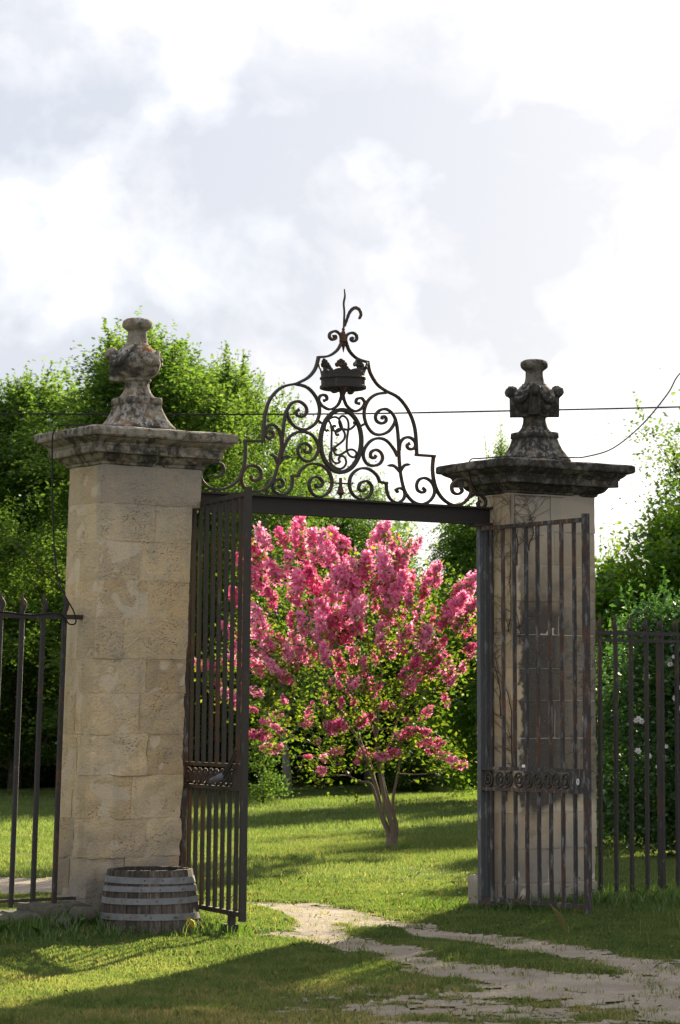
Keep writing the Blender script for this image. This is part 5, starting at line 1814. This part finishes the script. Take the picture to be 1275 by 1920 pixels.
def blades(x, y, h, wd, tint, lean=0.5, seg=2):
    n = len(x)
    z = ground_h(x, y) - 0.005
    a = rg.uniform(0, 2 * np.pi, n)
    la = rg.uniform(0, 2 * np.pi, n)
    l1 = lean * rg.uniform(0.1, 1, n)
    b = np.stack([x, y, z], 1)
    s = np.stack([np.cos(a), np.sin(a), np.zeros(n)], 1) * (wd / 2)[:, None]
    ld = np.stack([np.cos(la), np.sin(la), np.zeros(n)], 1)
    upv = np.array([0, 0, 1.0])
    tip = b + ld * (h * l1)[:, None] + upv * (h * np.sqrt(np.clip(1 - l1 ** 2 * 0.8, 0.1, 1)))[:, None]
    if seg == 1:
        return np.stack([b - s, b + s, tip], 1)
    mid = b + ld * (h * l1 * 0.32)[:, None] + upv * (h * 0.58)[:, None]
    return np.stack([b - s, b + s, mid + s * 0.75, tip, mid - s * 0.75], 1)


def scatter(n, y0, y1, margin=0.45):
    y = np.sqrt(rg.uniform(y0 * y0, y1 * y1, n))
    x = rg.uniform(-1, 1, n) * (0.1285 * y + margin)
    return x, y


def longness(x, y):
    gx, gy = to_gate(x, y)
    f = np.zeros_like(x)
    # along the foot of pillars, gate leaves, fences
    f = np.maximum(f, np.exp(-((gy + 0.60) / 0.30) ** 2) * np.clip((-0.85 - gx) / 0.3, 0, 1) * 1.0)
    f = np.maximum(f, np.exp(-((gy + 1.08) / 0.26) ** 2) * np.clip((0.2 - gx) / 0.3, 0, 1) * (0.85 + 0.4 * nval(x, y, 2.5, 3.0)).clip(0, 1))
    f = np.maximum(f, np.exp(-((gy + 0.0) / 0.30) ** 2) * (gx > 3.75) * 0.9)
    f = np.maximum(f, np.exp(-((gy + 0.65) / 0.45) ** 2) * np.clip((gx - 2.55) / 0.3, 0, 1) * 1.0)
    f = np.maximum(f, np.exp(-((gy + 1.5) / 0.9) ** 2) * np.clip((gx - 3.0) / 0.6, 0, 1) * 0.55)
    f = np.maximum(f, np.exp(-(((gx - 2.6) / 0.4) ** 2 + ((gy - 0.3) / 0.8) ** 2)) * 0.6)
    dm = np.hypot(x - mx0[0], y - mx0[1])
    f = np.maximum(f, np.exp(-(dm / 0.35) ** 2) * 0.8)
    return f


def inside_solids(x, y):
    gx, gy = to_gate(x, y)
    m = ((gx > -0.99) & (gx < -0.10) & (gy > -0.32) & (gy < 0.19)) | ((gx > 2.98) & (gx < 3.88) & (gy > -0.32) & (gy < 0.19))
    m |= np.hypot(x - bp.x, y - bp.y) < 0.375
    m |= (gx < -0.98) & (gx > -4.2) & (gy > -0.30) & (gy < 0.05)
    return m


allP5, t5, allP3, t3 = [], [], [], []
x, y = scatter(460000, 13.3, 26.8)
pmv = path_mask(x, y)
keep = (rg.uniform(0, 1, len(x)) > pmv * 1.12 - 0.05) & ~inside_solids(x, y) & (rg.uniform(0, 1, len(x)) < (26.8 - y) / 3.5)
x, y, pmv = x[keep], y[keep], pmv[keep]
patch = 0.5 + 0.5 * nval(x, y, 0.9, 6.0)
fine = 0.5 + 0.5 * nval(x, y, 5.5, 8.0)
h = 0.026 + 0.026 * patch * rg.uniform(0.5, 1.2, len(x)) + 0.025 * fine * rg.uniform(0, 1, len(x))
h = h + 0.045 * np.clip(fine * patch * 2.2 - 0.75, 0, 1) * rg.uniform(0.2, 1.0, len(x))
h *= (1 - 0.45 * np.clip(pmv * 1.5, 0, 1))
dry = np.clip((18.0 - y) / 3.0, 0, 1) * (0.36 + 0.22 * nval(x, y, 1.7, 12.0)) + 0.5 * pmv
ti = np.clip(0.14 + 0.40 * rg.uniform(0, 1, len(x)) + 0.17 * nval(x, y, 2.2, 21.0) + 0.13 * nval(x, y, 8.0, 22.0) + dry * rg.uniform(0.2, 1.2, len(x)), 0, 1)
ti = np.where(rg.uniform(0, 1, len(x)) < 0.035, 0.9, ti)
allP5.append(blades(x, y, h, rg.uniform(0.004, 0.008, len(x)), ti, 0.75))
t5.append(ti)
x, y = scatter(200000, 23.3, 38, 0.6)
keep = (rg.uniform(0, 1, len(x)) > path_mask(x, y) * (y < 29) * 1.2) & ~inside_solids(x, y) & (rg.uniform(0, 1, len(x)) < np.minimum((y - 23.3) / 3.5, (38 - y) / 3))
x, y = x[keep], y[keep]
patch = 0.5 + 0.5 * nval(x, y, 0.8, 6.0)
h = 0.03 + 0.05 * patch * rg.uniform(0.4, 1.2, len(x))
ti = np.clip(0.14 + 0.42 * rg.uniform(0, 1, len(x)) + 0.13 * nval(x, y, 1.5, 23.0) + 0.08 * nval(x, y, 5.0, 24.0), 0, 1)
ti = np.where(rg.uniform(0, 1, len(x)) < 0.05, 0.88, ti)
allP3.append(blades(x, y, h, rg.uniform(0.008, 0.014, len(x)), ti, 0.7, 1))
t3.append(ti)
x, y = scatter(165000, 35, 66, 0.8)
keep = rg.uniform(0, 1, len(x)) < (y - 35) / 3
x, y = x[keep], y[keep]
patch = 0.5 + 0.5 * nval(x, y, 0.6, 6.0)
h = 0.04 + 0.05 * patch * rg.uniform(0.4, 1.2, len(x))
ti = np.clip(0.14 + 0.42 * rg.uniform(0, 1, len(x)) + 0.13 * nval(x, y, 1.5, 23.0) + 0.08 * nval(x, y, 5.0, 24.0), 0, 1)
allP3.append(blades(x, y, h, rg.uniform(0.016, 0.03, len(x)), ti, 0.7, 1))
t3.append(ti)
g1 = link('lawn_grass', poly_mesh('lawn_grass', np.concatenate(allP5), np.concatenate(t5), M['grass']))
tag(g1, 'short sunlit lawn grass in front of and around the gateway', None, kind='stuff')
g2 = link('far_lawn_grass', poly_mesh('far_lawn_grass', np.concatenate(allP3), np.concatenate(t3), M['grass']))
tag(g2, 'mown lawn grass beyond the gateway', None, kind='stuff')
# long grass at the feet of things
x, y = scatter(260000, 16.5, 34, 0.6)
f = longness(x, y)
keep = (rg.uniform(0, 1, len(x)) < f ** 1.3 * 0.75) & ~inside_solids(x, y) & (rg.uniform(0, 1, len(x)) > path_mask(x, y) * 1.6)
x, y, f = x[keep], y[keep], f[keep]
h = (0.05 + 0.17 * f * rg.uniform(0.25, 1.0, len(x)) ** 1.3) * (0.75 + 0.3 * nval(x, y, 3.0, 2.0))
ti = np.clip(0.1 + 0.75 * rg.uniform(0, 1, len(x)), 0, 0.93)
ti = np.where(rg.uniform(0, 1, len(x)) < 0.03, 1.0, ti)
g3 = link('long_grass', poly_mesh('long_grass', blades(x, y, np.clip(h, 0.03, 0.3), rg.uniform(0.005, 0.010, len(x)), ti, 0.8), ti, M['tall_grass']))
tag(g3, 'long unmown grass at the feet of pillars, gate leaves and barrel', None, kind='stuff')
# thin dry stalks
n = 60
x, y = scatter(n, 24.5, 34, 0.3)
x2, y2 = scatter(26, 18.6, 21.0, 0.1)
x, y = np.concatenate([x, x2]), np.concatenate([y, y2])
keep = (path_mask(x, y) < 0.2) & ~inside_solids(x, y)
x, y = x[keep], y[keep]
h = rg.uniform(0.10, 0.32, len(x))
g4 = link('dry_stalks', poly_mesh('dry_stalks', blades(x, y, h, np.full(len(x), 0.0028), h, 0.5), np.full(len(x), 0.97), M['tall_grass']))
tag(g4, 'thin dry grass stalks standing in the lawn', None, kind='stuff')

# pebbles and crumbs lying on the bare track
n = 5200
y = rg.uniform(13.4, 24, n)
x = rg.uniform(-1, 1, n) * (0.1285 * y + 0.3)
keep = (path_mask(x, y) > 0.35) & ~inside_solids(x, y)
x, y = x[keep], y[keep]
n = len(x)
z = ground_h(x, y) + 0.006
sz = np.clip(rg.lognormal(np.log(0.007), 0.5, n), 0.003, 0.035)
cen = np.stack([x, y, z + sz * 0.25], 1)
ax = rg.uniform(0, 2 * np.pi, n)
tris = []
c4 = [cen + np.stack([np.cos(ax + k * np.pi / 2) * sz * rg.uniform(0.7, 1.3, n), np.sin(ax + k * np.pi / 2) * sz * rg.uniform(0.7, 1.3, n), -0.3 * sz], 1) for k in range(4)]
tp_ = cen + np.stack([rg.normal(size=n) * sz * 0.3, rg.normal(size=n) * sz * 0.3, sz * 0.6], 1)
for k in range(4):
    tris.append(np.stack([c4[k], c4[(k + 1) % 4], tp_], 1))
gp = link('pebbles', poly_mesh('pebbles', np.concatenate(tris), np.zeros(4 * n), plain('pebble', (0.33, 0.285, 0.235), 0.95, 0.5, 25)))
tag(gp, 'small pebbles and crumbs of earth on the sandy track', None, kind='stuff')

# sparse worn tufts on the track, litter of dry leaves
x, y = scatter(150000, 13.3, 23)
m_ = path_mask(x, y)
tuft = nval(x, y, 6.5, 51.0) + 0.5 * nval(x, y, 17.0, 52.0)
keep = (m_ > 0.25) & (rg.uniform(0, 1, len(x)) < np.clip((tuft - 0.12) * 1.1, 0, 0.75) * np.clip(1.35 - m_ * 0.75, 0, 1)) & ~inside_solids(x, y)
x, y = x[keep], y[keep]
h = rg.uniform(0.018, 0.05, len(x))
ti = np.clip(0.25 + 0.7 * rg.uniform(0, 1, len(x)), 0, 1)
g5 = link('worn_grass', poly_mesh('worn_grass', blades(x, y, h, rg.uniform(0.003, 0.006, len(x)), ti, 0.9) + np.array([0, 0, 0.011]), ti, M['grass']))
tag(g5, 'thin worn tufts of grass growing on the track', None, kind='stuff')
x, y = scatter(420, 13.5, 24)
keep = ~inside_solids(x, y)
x, y = x[keep], y[keep]
cen = np.stack([x, y, ground_h(x, y) + np.where(path_mask(x, y) > 0.5, 0.018, 0.03)], 1)
gl5 = link('fallen_leaves', poly_mesh('fallen_leaves', leaf_quads(cen, 0.035, rg, 1.2, 0.5), np.zeros(len(x)), plain('dry leaf', (0.14, 0.09, 0.045), 0.9, 0.5, 30)))
tag(gl5, 'few dry leaves scattered over track and lawn', None, kind='stuff')

# broad-leaved weeds among the long grass
wc = []
for (gx0, gy0, k_, sp_) in ((-0.75, -0.95, 26, .10), (-0.95, -1.0, 20, .09), (-0.20, -1.15, 18, .09), (0.05, -1.05, 22, .10), (-1.3, -0.62, 22, .12), (2.75, 0.1, 24, .12), (3.95, -0.35, 40, .16), (4.25, -0.1, 40, .18), (4.6, -0.2, 30, .16), (3.5, -0.55, 20, .12), (2.6, 0.5, 20, .14)):
    p = gw(gx0, gy0)
    q = rg.normal(size=(k_, 3)) * sp_
    q[:, 2] = np.abs(q[:, 2]) * 0.8 + 0.03
    wc.append(np.array([p.x, p.y, ground_z(p.x, p.y)])[None, :] + q)
wc = np.concatenate(wc)
gwd = link('weeds', poly_mesh('weeds', leaf_quads(wc, 0.042, rg, 0.6, 0.5), rg.uniform(0.3, 1.0, len(wc)), M['leaf_s']))
tag(gwd, 'broad-leaved weeds among the long grass by the pillars', None, kind='stuff')
